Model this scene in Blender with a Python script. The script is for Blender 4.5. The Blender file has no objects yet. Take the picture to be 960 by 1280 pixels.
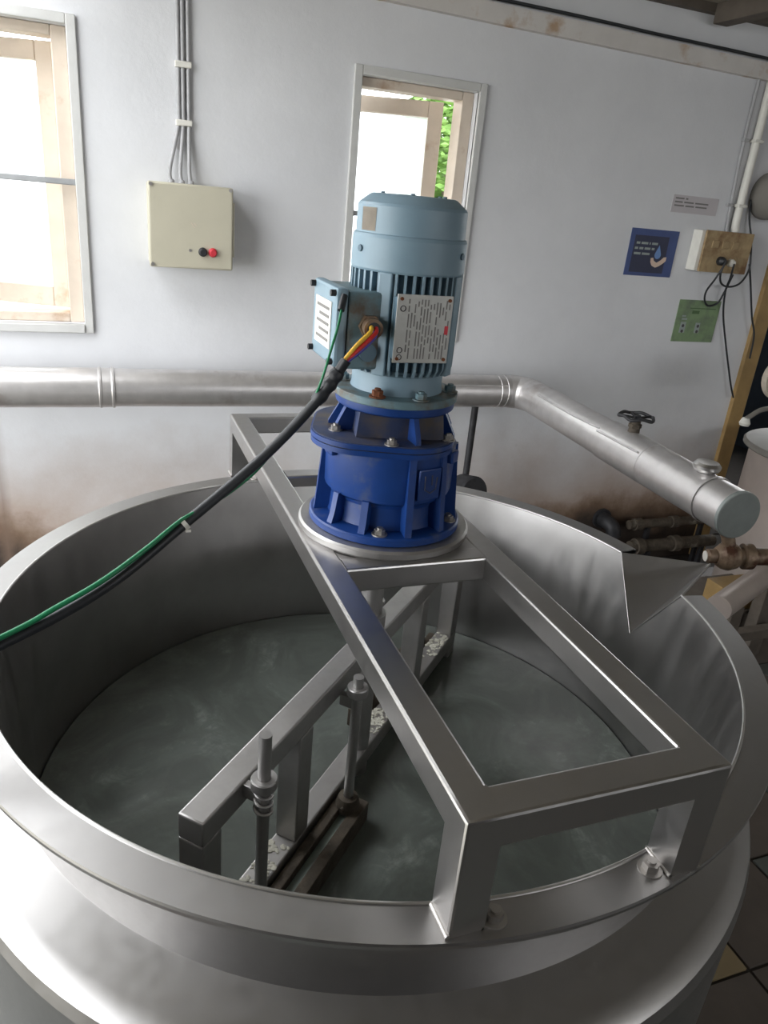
import bpy, bmesh, math, random
from mathutils import Vector, Matrix
random.seed(7)
scene = bpy.context.scene
C = scene.collection
PI = math.pi
H = 0.95            # height of the vat's rim above the floor; shapes below are given relative to the rim

# ------------------------------------------------------------------ camera
cam_d = bpy.data.cameras.new('camera')
cam = bpy.data.objects.new('camera', cam_d)
C.objects.link(cam)
rt = Vector((0.93678, -0.33862, 0.08818)); up = Vector((0.05578, 0.39331, 0.91771)); fw = Vector((0.34544, 0.85478, -0.38733))
M = Matrix((rt, up, -fw)).transposed().to_4x4()
M.translation = Vector((-0.4231, -1.0640, 0.6525 + H))
cam.matrix_world = M
cam_d.sensor_fit = 'VERTICAL'
cam_d.sensor_height = 24.0
cam_d.lens = 934.4 / 1280 * 24.0
cam_d.clip_start = 0.02
scene.camera = cam

# ------------------------------------------------------------------ light: overcast sky through the windows
world = bpy.data.worlds.new('overcast_sky')
scene.world = world
world.use_nodes = True
bg = world.node_tree.nodes['Background']
bg.inputs['Color'].default_value = (0.96, 0.98, 1.0, 1)
bg.inputs['Strength'].default_value = 5.0
vs = scene.view_settings
vs.view_transform = 'Standard'
vs.look = 'None'
vs.exposure = 0.68
vs.gamma = 1.0
vs.use_curve_mapping = False

# openings of the side wall that face the sky (y0, y1, z0, z1), rim-relative
SIDE_WINDOWS = [(-1.30, 1.58, -0.95, 1.34)]   # unseen loading door, added and made wide to let in more sky light
FRONT_FILL_WINDOWS = [(0.9, 2.1, 0.62, 1.30), (2.3, 3.5, 0.62, 1.30)]   # unseen high windows added to light the back wall: x0, x1, z0, z1
SKYLIGHT = (-1.85, -0.65, 0.40, 1.60)   # x0, x1, y0, y1 of an unseen roof opening, added for light from above left
WALL_X = -2.0
def portal(loc, rot, sx, sy):
    l = bpy.data.lights.new('sky_portal', 'AREA')
    l.shape = 'RECTANGLE'; l.size = sx; l.size_y = sy
    l.cycles.is_portal = True
    o = bpy.data.objects.new('sky_portal', l)
    o.location = loc; o.rotation_euler = rot
    C.objects.link(o)
for (y0, y1, z0, z1) in SIDE_WINDOWS:
    portal((WALL_X - 0.22, (y0 + y1) / 2, (z0 + z1) / 2 + H), (0, -PI / 2, 0), z1 - z0, y1 - y0)
for (x0, x1, z0, z1) in FRONT_FILL_WINDOWS:
    portal(((x0 + x1) / 2, -3.62, (z0 + z1) / 2 + H), (PI / 2, 0, 0), x1 - x0, z1 - z0)
sx0, sx1, sy0, sy1 = SKYLIGHT
portal(((sx0 + sx1) / 2, (sy0 + sy1) / 2, 1.55 + H), (0, 0, 0), sx1 - sx0, sy1 - sy0)
for (x0, x1) in ((-0.92, -0.46), (0.47, 0.91)):
    portal(((x0 + x1) / 2, 2.35, 0.6 + H), (-PI / 2, 0, 0), x1 - x0 + 0.25, 1.2)

# ------------------------------------------------------------------ materials
def srgb(r, g, b):
    f = lambda c: (c / 12.92 if c <= 0.04045 else ((c + 0.055) / 1.055) ** 2.4)
    return (f(r / 255), f(g / 255), f(b / 255), 1)
class NT:
    def __init__(s, name):
        s.m = bpy.data.materials.new(name); s.m.use_nodes = True
        s.t = s.m.node_tree; s.n = s.t.nodes; s.p = s.n['Principled BSDF']
        s.co = s.n.new('ShaderNodeTexCoord'); s.geo = None
    def link(s, a, b): s.t.links.new(a, b)
    def mapping(s, scale, src='Object'):
        m = s.n.new('ShaderNodeMapping'); m.inputs['Scale'].default_value = scale
        s.link(s.co.outputs[src], m.inputs['Vector']); return m.outputs['Vector']
    def noise(s, scale, detail=4, rough=0.55, vec=None, dist=0.0):
        t = s.n.new('ShaderNodeTexNoise'); t.inputs['Scale'].default_value = scale
        t.inputs['Detail'].default_value = detail; t.inputs['Roughness'].default_value = rough
        t.inputs['Distortion'].default_value = dist
        s.link(vec if vec else s.co.outputs['Object'], t.inputs['Vector']); return t.outputs['Fac']
    def ramp(s, fac, stops):
        r = s.n.new('ShaderNodeValToRGB'); e = r.color_ramp.elements
        while len(e) < len(stops): e.new(0.5)
        for i, (pos, c) in enumerate(stops):
            e[i].position = pos; e[i].color = c if isinstance(c, tuple) else (c, c, c, 1)
        s.link(fac, r.inputs['Fac']); return r.outputs['Color']
    def mix(s, fac, a, b, mode='MIX'):
        m = s.n.new('ShaderNodeMix'); m.data_type = 'RGBA'; m.blend_type = mode
        for k, v in ((0, fac), (6, a), (7, b)):
            if isinstance(v, (int, float)): m.inputs[k].default_value = v
            elif isinstance(v, tuple): m.inputs[k].default_value = v
            else: s.link(v, m.inputs[k])
        return m.outputs[2]
    def math(s, op, a, b=0.0, clamp=False):
        m = s.n.new('ShaderNodeMath'); m.operation = op; m.use_clamp = clamp
        for k, v in ((0, a), (1, b)):
            if isinstance(v, (int, float)): m.inputs[k].default_value = v
            else: s.link(v, m.inputs[k])
        return m.outputs[0]
    def bump(s, fac, strength, dist=0.01):
        b = s.n.new('ShaderNodeBump'); b.inputs['Strength'].default_value = strength
        b.inputs['Distance'].default_value = dist
        s.link(fac, b.inputs['Height']); s.link(b.outputs['Normal'], s.p.inputs['Normal'])
    def set(s, color=None, rough=None, metal=None):
        if color is not None:
            if isinstance(color, tuple): s.p.inputs['Base Color'].default_value = color
            else: s.link(color, s.p.inputs['Base Color'])
        if rough is not None:
            if isinstance(rough, (int, float)): s.p.inputs['Roughness'].default_value = rough
            else: s.link(rough, s.p.inputs['Roughness'])
        if metal is not None: s.p.inputs['Metallic'].default_value = metal
        return s.m

def plain(name, col, rough=0.5, metal=0.0, var=0.12, scale=30, bump=0.0, dirt=None, dirt_lo=0.55, dirt_hi=0.7, dirt_scale=12):
    n = NT(name)
    f = n.noise(scale)
    dark = tuple(c * (1 - var) for c in col[:3]) + (1,)
    lite = tuple(min(1, c * (1 + var)) for c in col[:3]) + (1,)
    c = n.ramp(f, [(0.3, dark), (0.7, lite)])
    if dirt:
        g = n.noise(dirt_scale, 6, 0.6)
        c = n.mix(n.ramp(g, [(dirt_lo, 0.0), (dirt_hi, 1.0)]), c, dirt)
    if bump: n.bump(n.noise(scale * 2), bump)
    return n.set(c, rough, metal)

def steel(name, base, rough, stretch=(1, 1, 1), scale=60, lo=-0.06, hi=0.08, stain=0.15):
    n = NT(name)
    v = n.mapping(stretch)
    f = n.noise(scale, 5, 0.6, v)
    g = n.noise(5, 5, 0.6)
    col = n.mix(n.ramp(g, [(0.4, 0.0), (0.75, stain)]), (base, base * 0.975, base * 0.96, 1), (base * 0.55, base * 0.52, base * 0.48, 1))
    r = n.math('ADD', n.ramp(f, [(0.3, rough + lo), (0.7, rough + hi)]), 0.0)
    n.bump(f, 0.05, 0.002)
    return n.set(col, r, 1.0)

MAT = {}
MAT['steel'] = steel('brushed_steel', 0.36, 0.40, lo=-0.03, hi=0.04, stain=0.04)
MAT['steel_inner'] = steel('tank_steel', 0.42, 0.36, (1, 1, 0.15), 30, stain=0.45)
MAT['steel_tube'] = steel('tube_steel', 0.46, 0.34, (1, 1, 1), 80, lo=-0.03, hi=0.04)
MAT['steel_gate'] = steel('worn_steel', 0.44, 0.48, (1, 1, 1), 40, stain=0.5)
MAT['steel_bright'] = steel('polished_steel', 0.6, 0.25)
MAT['bolt'] = plain('bolt_steel', (0.42, 0.40, 0.38, 1), 0.42, 0.9, 0.1, 40)
MAT['weld_metal'] = plain('weld_metal', (0.58, 0.57, 0.56, 1), 0.32, 1.0, 0.03, 20)
MAT['rust'] = plain('rusty_steel', srgb(120, 72, 45), 0.8, 0.2, 0.4, 60, 0.3)
MAT['rust_bar'] = plain('rusty_channel', srgb(82, 74, 64), 0.75, 0.3, 0.35, 35, 0.3, dirt=srgb(150, 145, 132), dirt_lo=0.6, dirt_hi=0.75)
MAT['blade'] = plain('pale_blade', srgb(128, 140, 134), 0.5, 0.0, 0.1, 30)
MAT['gear_blue'] = plain('gearbox_blue', srgb(18, 56, 120), 0.40, 0.0, 0.12, 20, dirt=srgb(86, 92, 108), dirt_lo=0.58, dirt_hi=0.8, dirt_scale=22)
MAT['gear_top'] = plain('gearbox_dusty_blue', srgb(40, 54, 88), 0.6, 0.0, 0.2, 25, dirt=srgb(84, 76, 70), dirt_lo=0.42, dirt_hi=0.62, dirt_scale=14)
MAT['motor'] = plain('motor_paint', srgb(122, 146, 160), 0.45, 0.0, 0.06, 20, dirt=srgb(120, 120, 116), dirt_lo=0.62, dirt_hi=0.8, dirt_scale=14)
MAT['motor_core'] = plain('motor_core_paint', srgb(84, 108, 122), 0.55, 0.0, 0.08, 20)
MAT['motor_dirty'] = plain('motor_dirty_paint', srgb(98, 124, 132), 0.55, 0.0, 0.1, 25, dirt=srgb(92, 82, 70), dirt_lo=0.45, dirt_hi=0.65, dirt_scale=24)
MAT['tape_tan'] = plain('faded_sticker', srgb(176, 166, 152), 0.7, 0, 0.1, 60)
MAT['alu_plate'] = plain('plate_aluminium', srgb(176, 176, 172), 0.45, 0.3, 0.06, 80)
MAT['ink'] = plain('plate_ink', srgb(120, 118, 116), 0.6, 0, 0.05)
MAT['dark_ink'] = plain('dark_ink', srgb(70, 66, 70), 0.6, 0, 0.05)
MAT['red'] = plain('red_plastic', srgb(200, 50, 62), 0.4, 0, 0.06)
MAT['black'] = plain('black_rubber', (0.018, 0.02, 0.024, 1), 0.45, 0, 0.2, 60)
MAT['black_iron'] = plain('black_iron', (0.03, 0.03, 0.033, 1), 0.55, 0.3, 0.3, 40)
MAT['green_wire'] = plain('green_insulation', srgb(22, 118, 76), 0.4, 0, 0.08)
MAT['yellow_wire'] = plain('yellow_insulation', srgb(228, 182, 62), 0.4, 0, 0.05)
MAT['red_wire'] = plain('red_insulation', srgb(200, 44, 44), 0.4, 0, 0.05)
MAT['blue_wire'] = plain('blue_insulation', srgb(80, 72, 170), 0.4, 0, 0.05)
MAT['white_plastic'] = plain('white_plastic', srgb(222, 220, 212), 0.4, 0, 0.04)
MAT['frame_paint'] = plain('cream_paint', srgb(208, 194, 178), 0.55, 0, 0.06, 14, 0.1, dirt=srgb(178, 150, 124), dirt_lo=0.6, dirt_hi=0.75, dirt_scale=9)
MAT['iron_bar'] = plain('grey_bar_paint', srgb(160, 162, 164), 0.5, 0.2, 0.1)
MAT['box_paint'] = plain('beige_enamel', srgb(190, 185, 166), 0.42, 0, 0.04, 10, dirt=srgb(168, 158, 132), dirt_lo=0.62, dirt_hi=0.8, dirt_scale=7)
MAT['conduit'] = plain('grey_conduit', srgb(166, 166, 168), 0.5, 0, 0.1, 25)
MAT['clad'] = plain('aluminium_cladding', (0.62, 0.60, 0.595, 1), 0.40, 0.8, 0.08, 18, 0.08, dirt=(0.42, 0.37, 0.35, 1), dirt_lo=0.58, dirt_hi=0.75, dirt_scale=7)
MAT['clad_end'] = plain('dull_end_plate', srgb(140, 146, 144), 0.6, 0.4, 0.06, 40)
MAT['brass'] = plain('tarnished_brass', srgb(138, 118, 98), 0.5, 0.35, 0.3, 30, 0.1, dirt=srgb(84, 54, 40), dirt_lo=0.45, dirt_hi=0.6, dirt_scale=18)
MAT['poster_blue'] = plain('poster_blue', srgb(66, 82, 130), 0.45, 0, 0.08, 20)
MAT['poster_navy'] = plain('poster_navy', srgb(50, 54, 78), 0.45, 0, 0.1, 20)
MAT['poster_green'] = plain('poster_green', srgb(124, 148, 110), 0.45, 0, 0.08, 20, dirt=srgb(104, 116, 98), dirt_lo=0.45, dirt_hi=0.65, dirt_scale=12)
MAT['poster_darkgreen'] = plain('poster_dark_green', srgb(78, 104, 66), 0.5, 0, 0.05)
MAT['poster_grey'] = plain('poster_grey', srgb(150, 160, 156), 0.5, 0, 0.05)
MAT['skin_tone'] = plain('print_beige', srgb(214, 190, 172), 0.5, 0, 0.04)
MAT['sky_tone'] = plain('print_light_blue', srgb(110, 144, 196), 0.5, 0, 0.04)
MAT['paper'] = plain('old_paper', srgb(192, 187, 190), 0.8, 0, 0.04, 10)
MAT['wood_board'] = plain('switchboard_wood', srgb(166, 144, 108), 0.6, 0, 0.15, 25, dirt=srgb(126, 96, 66), dirt_lo=0.45, dirt_hi=0.65, dirt_scale=14)
MAT['jamb'] = plain('varnished_timber', srgb(156, 128, 82), 0.5, 0, 0.18, 12)
MAT['rafter'] = plain('old_timber', srgb(96, 88, 80), 0.8, 0, 0.25, 12, 0.2)
MAT['ceiling'] = plain('ceiling_sheet', srgb(160, 153, 140), 0.8, 0, 0.06, 4)
MAT['grey_duct'] = plain('grey_duct', srgb(132, 128, 122), 0.6, 0.1, 0.08, 10)
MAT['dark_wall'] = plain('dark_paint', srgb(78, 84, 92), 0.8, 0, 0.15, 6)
MAT['tank_pale'] = plain('pale_tank', srgb(178, 166, 158), 0.45, 0.3, 0.06, 10)
MAT['concrete'] = plain('yard_earth', srgb(128, 124, 108), 0.9, 0, 0.08, 3)
MAT['grout'] = plain('dark_joint', srgb(52, 47, 42), 0.9, 0, 0.2, 30)
MAT['slate_a'] = plain('slate_tile_grey', srgb(88, 92, 88), 0.6, 0, 0.14, 9, 0.05, dirt=srgb(150, 148, 140), dirt_lo=0.68, dirt_hi=0.74, dirt_scale=45)
MAT['slate_b'] = plain('slate_tile_brown', srgb(92, 84, 78), 0.6, 0, 0.14, 9, 0.05)
MAT['slate_c'] = plain('stone_tile_tan', srgb(138, 122, 92), 0.6, 0, 0.1, 9, 0.05)
MAT['bark'] = plain('bark', srgb(96, 84, 70), 0.9, 0, 0.2, 12)
MAT['leaf'] = plain('leaf', srgb(92, 128, 52), 0.6, 0, 0.3, 3)
MAT['foam'] = plain('dried_foam', srgb(192, 190, 178), 0.8, 0, 0.12, 60)

def wall_material():
    n = NT('whitewashed_wall')
    base = n.ramp(n.noise(2.2, 6, 0.6), [(0.3, srgb(208, 209, 212)), (0.7, srgb(222, 223, 226))])
    sep = n.n.new('ShaderNodeSeparateXYZ'); geo = n.n.new('ShaderNodeNewGeometry')
    n.link(geo.outputs['Position'], sep.inputs[0])
    z = sep.outputs['Z']; x = sep.outputs['X']
    nz = n.noise(1.6, 8, 0.62)
    # brown stain from knee height down, nearly black at the foot
    lvl = n.math('ADD', n.math('MULTIPLY', n.math('SUBTRACT', 0.72, z), 1.9), n.math('MULTIPLY', n.math('SUBTRACT', nz, 0.5), 1.3))
    c = n.mix(n.ramp(lvl, [(0.0, 0.0), (0.55, 0.55), (0.9, 1.0)]), base, srgb(150, 122, 98))
    low = n.math('ADD', n.math('MULTIPLY', n.math('SUBTRACT', 0.36, z), 4.5), n.math('MULTIPLY', n.math('SUBTRACT', nz, 0.5), 3.0))
    c = n.mix(n.ramp(low, [(0.0, 0.0), (0.9, 1.0)]), c, srgb(54, 44, 37))
    # one brown streak running down the wall under the window
    st = n.math('SUBTRACT', 1.0, n.math('MULTIPLY', n.math('ABSOLUTE', n.math('ADD', x, 0.775)), 32.0), True)
    st2 = n.math('MULTIPLY', st, n.math('MULTIPLY', n.math('SUBTRACT', 0.86, z), 2.0, True))
    c = n.mix(n.math('MULTIPLY', st2, 0.75), c, srgb(112, 92, 78))
    # grime spots
    sp = n.noise(9, 3, 0.5)
    c = n.mix(n.ramp(sp, [(0.74, 0.0), (0.80, 0.5)]), c, srgb(150, 144, 138))
    n.bump(n.noise(14, 8, 0.65), 0.18, 0.01)
    return n.set(c, 0.75)
MAT['wall'] = wall_material()

def plain_wall(name, col):
    n = NT(name)
    n.bump(n.noise(14, 6), 0.15, 0.01)
    return n.set(n.ramp(n.noise(2, 5), [(0.3, tuple(c * 0.92 for c in col[:3]) + (1,)), (0.7, col)]), 0.8)
MAT['wall_side'] = plain_wall('side_wall_paint', srgb(196, 194, 190))
MAT['wall_dim'] = plain_wall('dim_room_tone', srgb(66, 58, 52))  # unseen wall coloured dark so the steel fronts reflect a dim room
MAT['casing'] = plain('casing_plaster', srgb(198, 198, 196), 0.8, 0, 0.05, 12, 0.2)
MAT['trim'] = plain('chipped_ledge', srgb(208, 204, 200), 0.8, 0, 0.06, 8, 0.2, dirt=srgb(176, 150, 124), dirt_lo=0.54, dirt_hi=0.70, dirt_scale=9)

def glass_material():
    n = NT('frosted_glass')
    out = n.n['Material Output']
    tr = n.n.new('ShaderNodeBsdfTransparent'); tr.inputs['Color'].default_value = (0.93, 0.95, 0.95, 1)
    tl = n.n.new('ShaderNodeBsdfTranslucent'); tl.inputs['Color'].default_value = (0.85, 0.9, 0.92, 1)
    gl = n.n.new('ShaderNodeBsdfGlossy'); gl.inputs['Roughness'].default_value = 0.12
    m1 = n.n.new('ShaderNodeMixShader'); m2 = n.n.new('ShaderNodeMixShader')
    f = n.ramp(n.noise(6, 4), [(0.3, 0.35), (0.7, 0.55)])
    n.link(f, m1.inputs[0]); n.link(tr.outputs[0], m1.inputs[1]); n.link(tl.outputs[0], m1.inputs[2])
    m2.inputs[0].default_value = 0.06
    n.link(m1.outputs[0], m2.inputs[1]); n.link(gl.outputs[0], m2.inputs[2])
    n.link(m2.outputs[0], out.inputs['Surface'])
    return n.m
MAT['glass'] = glass_material()

def water_material():
    n = NT('murky_water')
    v = n.mapping((1, 1, 1))
    a = n.noise(4.5, 7, 0.62, v, 1.2)
    b = n.noise(16, 6, 0.7, v, 0.6)
    c = n.mix(n.ramp(a, [(0.42, 0.0), (0.72, 1.0)]), srgb(96, 101, 97), srgb(120, 127, 122))
    k = n.math('MULTIPLY', n.ramp(a, [(0.5, 0.0), (0.66, 1.0)]), n.ramp(b, [(0.52, 0.0), (0.68, 1.0)]))
    c = n.mix(n.math('MULTIPLY', k, 0.65), c, srgb(160, 168, 162))
    n.bump(n.noise(9, 4, 0.5, v, 0.8), 0.10, 0.02)
    n.p.inputs['IOR'].default_value = 1.33
    return n.set(c, 0.1)
MAT['water'] = water_material()

# ------------------------------------------------------------------ mesh helpers
ORG = {}
def mesh_from(bm, name):
    me = bpy.data.meshes.new(name)
    bmesh.ops.recalc_face_normals(bm, faces=bm.faces[:])
    bm.to_mesh(me); bm.free()
    return me
def obj(name, bm, mat, parent=None, smooth=True, label=None):
    vs_ = [v.co for v in bm.verts]
    lo = Vector((min(v[i] for v in vs_) for i in range(3))); hi = Vector((max(v[i] for v in vs_) for i in range(3)))
    org = Vector(((lo.x + hi.x) / 2, (lo.y + hi.y) / 2, lo.z))
    bmesh.ops.translate(bm, vec=-org, verts=bm.verts[:])
    me = mesh_from(bm, name)
    if mat: me.materials.append(MAT[mat])
    o = bpy.data.objects.new(name, me); C.objects.link(o)
    if smooth:
        for p in me.polygons: p.use_smooth = True
        try: me.set_sharp_from_angle(angle=math.radians(20))
        except Exception: pass
    ORG[o.name] = org
    if parent:
        o.parent = parent; o.location = org - ORG[parent.name]
    else:
        o.location = org + Vector((0, 0, H))
    if label: o['label'] = label
    return o
def copy_part(o, parent, mat4=None, offset=None):
    c = o.copy(); C.objects.link(c); c.parent = parent
    ORG[c.name] = ORG[o.name].copy()
    if mat4 is not None: c.matrix_basis = mat4 @ o.matrix_basis
    if offset is not None: c.location = o.location + Vector(offset); ORG[c.name] += Vector(offset)
    return c
def thing(name, loc, label, cat, group=None):
    o = bpy.data.objects.new(name, None); C.objects.link(o)
    o.empty_display_size = 0.05
    ORG[o.name] = Vector(loc); o.location = Vector(loc) + Vector((0, 0, H))
    return tag(o, label, cat, group)
def tag(o, label, cat=None, group=None, kind=None):
    o['label'] = label
    if cat: o['category'] = cat
    if group: o['group'] = group
    if kind: o['kind'] = kind
    return o
def struct(name, bm, mat, parent=None, smooth=False, label=None):
    o = obj(name, bm, mat, parent, smooth)
    if parent is None: o['kind'] = 'structure'
    if label: o['label'] = label
    return o
def group_struct(name, loc, label=None):
    o = bpy.data.objects.new(name, None); C.objects.link(o)
    ORG[o.name] = Vector(loc); o.location = Vector(loc) + Vector((0, 0, H)); o['kind'] = 'structure'
    if label: o['label'] = label
    return o
B = bmesh.new
def box(bm, x0, x1, y0, y1, z0, z1, bev=0.0, mat4=None):
    vs_ = [bm.verts.new((x, y, z)) for x in (x0, x1) for y in (y0, y1) for z in (z0, z1)]
    fs = [bm.faces.new([vs_[i] for i in f]) for f in ((0, 1, 3, 2), (4, 6, 7, 5), (0, 4, 5, 1), (2, 3, 7, 6), (0, 2, 6, 4), (1, 5, 7, 3))]
    if bev:
        es = {e for f in fs for e in f.edges}
        r = bmesh.ops.bevel(bm, geom=list(es), offset=bev, segments=2, affect='EDGES', profile=0.5)
        vs_ = list({v for f in r['faces'] for v in f.verts} | {v for v in vs_ if v.is_valid})
    if mat4 is not None:
        bmesh.ops.transform(bm, matrix=mat4, verts=[v for v in vs_ if v.is_valid])
    return bm
def bx(*a, **k): return box(B(), *a, **k)
def frame_of(d):
    d = Vector(d).normalized()
    a = Vector((0, 0, 1)) if abs(d.z) < 0.9 else Vector((1, 0, 0))
    u = d.cross(a).normalized(); v = d.cross(u).normalized()
    return u, v, d
def cyl(bm, p0, p1, r0, r1=None, seg=24, caps=True):
    r1 = r0 if r1 is None else r1
    if seg > 6: seg = max(seg, 20)
    p0 = Vector(p0); p1 = Vector(p1); u, v, d = frame_of(p1 - p0)
    a = [bm.verts.new(p0 + (u * math.cos(t) + v * math.sin(t)) * r0) for t in (2 * PI * i / seg for i in range(seg))]
    b = [bm.verts.new(p1 + (u * math.cos(t) + v * math.sin(t)) * r1) for t in (2 * PI * i / seg for i in range(seg))]
    for i in range(seg):
        j = (i + 1) % seg; bm.faces.new((a[i], a[j], b[j], b[i]))
    if caps: bm.faces.new(a[::-1]); bm.faces.new(b)
    return bm
def cy(*a, **k): return cyl(B(), *a, **k)
def lathe(bm, prof, c=(0, 0, 0), axis=(0, 0, 1), seg=48, a0=0.0, a1=2 * PI, closed_profile=False):
    """prof: list of (radius, height along axis)"""
    c = Vector(c)
    if Vector(axis).normalized().z > 0.999: u, v, d = Vector((1, 0, 0)), Vector((0, 1, 0)), Vector((0, 0, 1))
    else: u, v, d = frame_of(axis)
    full = abs(a1 - a0 - 2 * PI) < 1e-6
    if full and seg > 8: seg = max(seg, 20)
    n = seg if full else seg + 1
    rings = []
    for (r, h) in prof:
        if r < 1e-6 and full:
            rings.append([bm.verts.new(c + d * h)] * n); continue
        rings.append([bm.verts.new(c + d * h + (u * math.cos(t) + v * math.sin(t)) * r) for t in (a0 + (a1 - a0) * i / seg for i in range(n))])
    pairs = list(zip(rings, rings[1:]))
    if closed_profile: pairs.append((rings[-1], rings[0]))
    for A, D in pairs:
        for i in range(seg):
            j = (i + 1) % n
            f = []
            for w in (A[i], A[j], D[j], D[i]):
                if w not in f: f.append(w)
            if len(f) >= 3:
                try: bm.faces.new(f)
                except ValueError: pass
    return bm
def la(*a, **k): return lathe(B(), *a, **k)
def spline(pts, n=8):
    P = [Vector(p) for p in pts]; P = [P[0] * 2 - P[1]] + P + [P[-1] * 2 - P[-2]]
    out = []
    for i in range(1, len(P) - 2):
        for k in range(n):
            t = k / n; a, b, c, d = P[i - 1:i + 3]
            out.append(0.5 * ((2 * b) + (c - a) * t + (2 * a - 5 * b + 4 * c - d) * t * t + (3 * b - a - 3 * c + d) * t ** 3))
    out.append(P[-2]); return out
def tube(bm, pts, r, seg=10, smooth_n=8, radii=None, caps=True):
    seg = max(seg, 20)
    P = spline(pts, smooth_n) if smooth_n else [Vector(p) for p in pts]
    n = len(P); T = [(P[min(i + 1, n - 1)] - P[max(i - 1, 0)]).normalized() for i in range(n)]
    u, v, _ = frame_of(T[0]); rings = []
    for i in range(n):
        if i:
            q = T[i - 1].rotation_difference(T[i]); u = q @ u; v = q @ v
        rr = radii(i / (n - 1)) if radii else r
        rings.append([bm.verts.new(P[i] + (u * math.cos(t) + v * math.sin(t)) * rr) for t in (2 * PI * k / seg for k in range(seg))])
    for A, D in zip(rings, rings[1:]):
        for k in range(seg):
            j = (k + 1) % seg; bm.faces.new((A[k], A[j], D[j], D[k]))
    if caps: bm.faces.new(rings[0][::-1]); bm.faces.new(rings[-1])
    return bm
def tb(*a, **k): return tube(B(), *a, **k)
def prism(bm, poly, lo, hi, plane='xy'):
    def P(a, b, c): return {'xy': (a, b, c), 'xz': (a, c, b), 'yz': (c, a, b)}[plane]
    A = [bm.verts.new(P(a, b, lo)) for a, b in poly]; D = [bm.verts.new(P(a, b, hi)) for a, b in poly]
    n = len(poly)
    bm.faces.new(A[::-1]); bm.faces.new(D)
    for i in range(n):
        j = (i + 1) % n; bm.faces.new((A[i], A[j], D[j], D[i]))
    return bm
def pr(*a, **k): return prism(B(), *a, **k)
def hexbolt(bm, p, axis, r=0.009, h=0.007, washer=True):
    p = Vector(p); d = Vector(axis).normalized()
    if washer: cyl(bm, p, p + d * 0.0018, r * 1.45, seg=18); p = p + d * 0.0018
    cyl(bm, p, p + d * h, r, seg=6); cyl(bm, p + d * h, p + d * (h + 0.003), r * 0.55, seg=10)
    return bm
def rounded_poly(w, h, r, n=6, cx=0.0, cy_=0.0):
    out = []
    for (sx, sy, a) in ((1, 1, 0), (-1, 1, PI / 2), (-1, -1, PI), (1, -1, 3 * PI / 2)):
        for k in range(n + 1):
            t = a + PI / 2 * k / n
            out.append((cx + sx * (w - r) + r * math.cos(t), cy_ + sy * (h - r) + r * math.sin(t)))
    return out
def holed(bm, axis, t0, t1, a0, a1, z0, z1, holes):
    """wall slab between t0 and t1 along axis ('x' or 'y'); holes are (a0, a1, z0, z1) rectangles"""
    A = sorted({a0, a1} | {v for h in holes for v in h[:2]}); Zs = sorted({z0, z1} | {v for h in holes for v in h[2:]})
    for i in range(len(A) - 1):
        for j in range(len(Zs) - 1):
            ca, cz = (A[i] + A[i + 1]) / 2, (Zs[j] + Zs[j + 1]) / 2
            if any(h[0] < ca < h[1] and h[2] < cz < h[3] for h in holes): continue
            if axis == 'y': box(bm, A[i], A[i + 1], t0, t1, Zs[j], Zs[j + 1])
            else: box(bm, t0, t1, A[i], A[i + 1], Zs[j], Zs[j + 1])
    bmesh.ops.remove_doubles(bm, verts=bm.verts[:], dist=1e-5)
    # drop the inner faces two cells share
    seen = {}
    for f in bm.faces:
        seen.setdefault(tuple(sorted(v.index for v in f.verts)), []).append(f)
    return bm
def wallmesh(*a):
    bm = holed(B(), *a)
    bm.verts.index_update()
    seen = {}
    for f in bm.faces: seen.setdefault(tuple(sorted(v.index for v in f.verts)), []).append(f)
    kill = [f for fs in seen.values() if len(fs) > 1 for f in fs]
    bmesh.ops.delete(bm, geom=kill, context='FACES')
    return bm

# ------------------------------------------------------------------ the room
YW = 1.70; FL = -H; CE = 1.43
X_R = 3.6; Y_F = -3.4
WINS = [(-0.92, -0.462, 0.165, 1.035), (0.462, 0.905, 0.165, 1.025)]
DOOR = (2.53, 3.35, FL, 1.05)
struct('wall_back', wallmesh('y', YW, YW + 0.20, WALL_X - 0.2, X_R + 0.2, FL, CE, WINS + [DOOR]), 'wall')
struct('wall_left', wallmesh('x', WALL_X - 0.2, WALL_X, Y_F - 0.2, YW, FL, CE, SIDE_WINDOWS), 'wall_side')
struct('wall_right', wallmesh('x', X_R, X_R + 0.2, Y_F - 0.2, YW, FL, CE, []), 'wall_side')
struct('wall_front', wallmesh('y', Y_F - 0.2, Y_F, WALL_X, X_R, FL, CE, FRONT_FILL_WINDOWS), 'wall_dim')
cm = B()
for (x0, x1, y0, y1) in ((WALL_X - 0.2, sx0, Y_F - 0.2, YW + 0.2), (sx1, X_R + 0.2, Y_F - 0.2, YW + 0.2), (sx0, sx1, Y_F - 0.2, sy0), (sx0, sx1, sy1, YW + 0.2)):
    box(cm, x0, x1, y0, y1, CE, CE + 0.08)
struct('ceiling', cm, 'ceiling')
# unseen eave, added to keep sky light off the window sashes
struct('trim_3', bx(WALL_X - 0.6, 2.28, YW + 0.2, YW + 1.15, CE + 0.05, CE + 0.13), 'rafter', label='unseen eave added to shade the window sashes')
floor = struct('floor', bx(WALL_X - 0.2, X_R + 0.2, Y_F - 0.2, YW + 0.2, FL - 0.1, FL - 0.006), 'grout')
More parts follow.
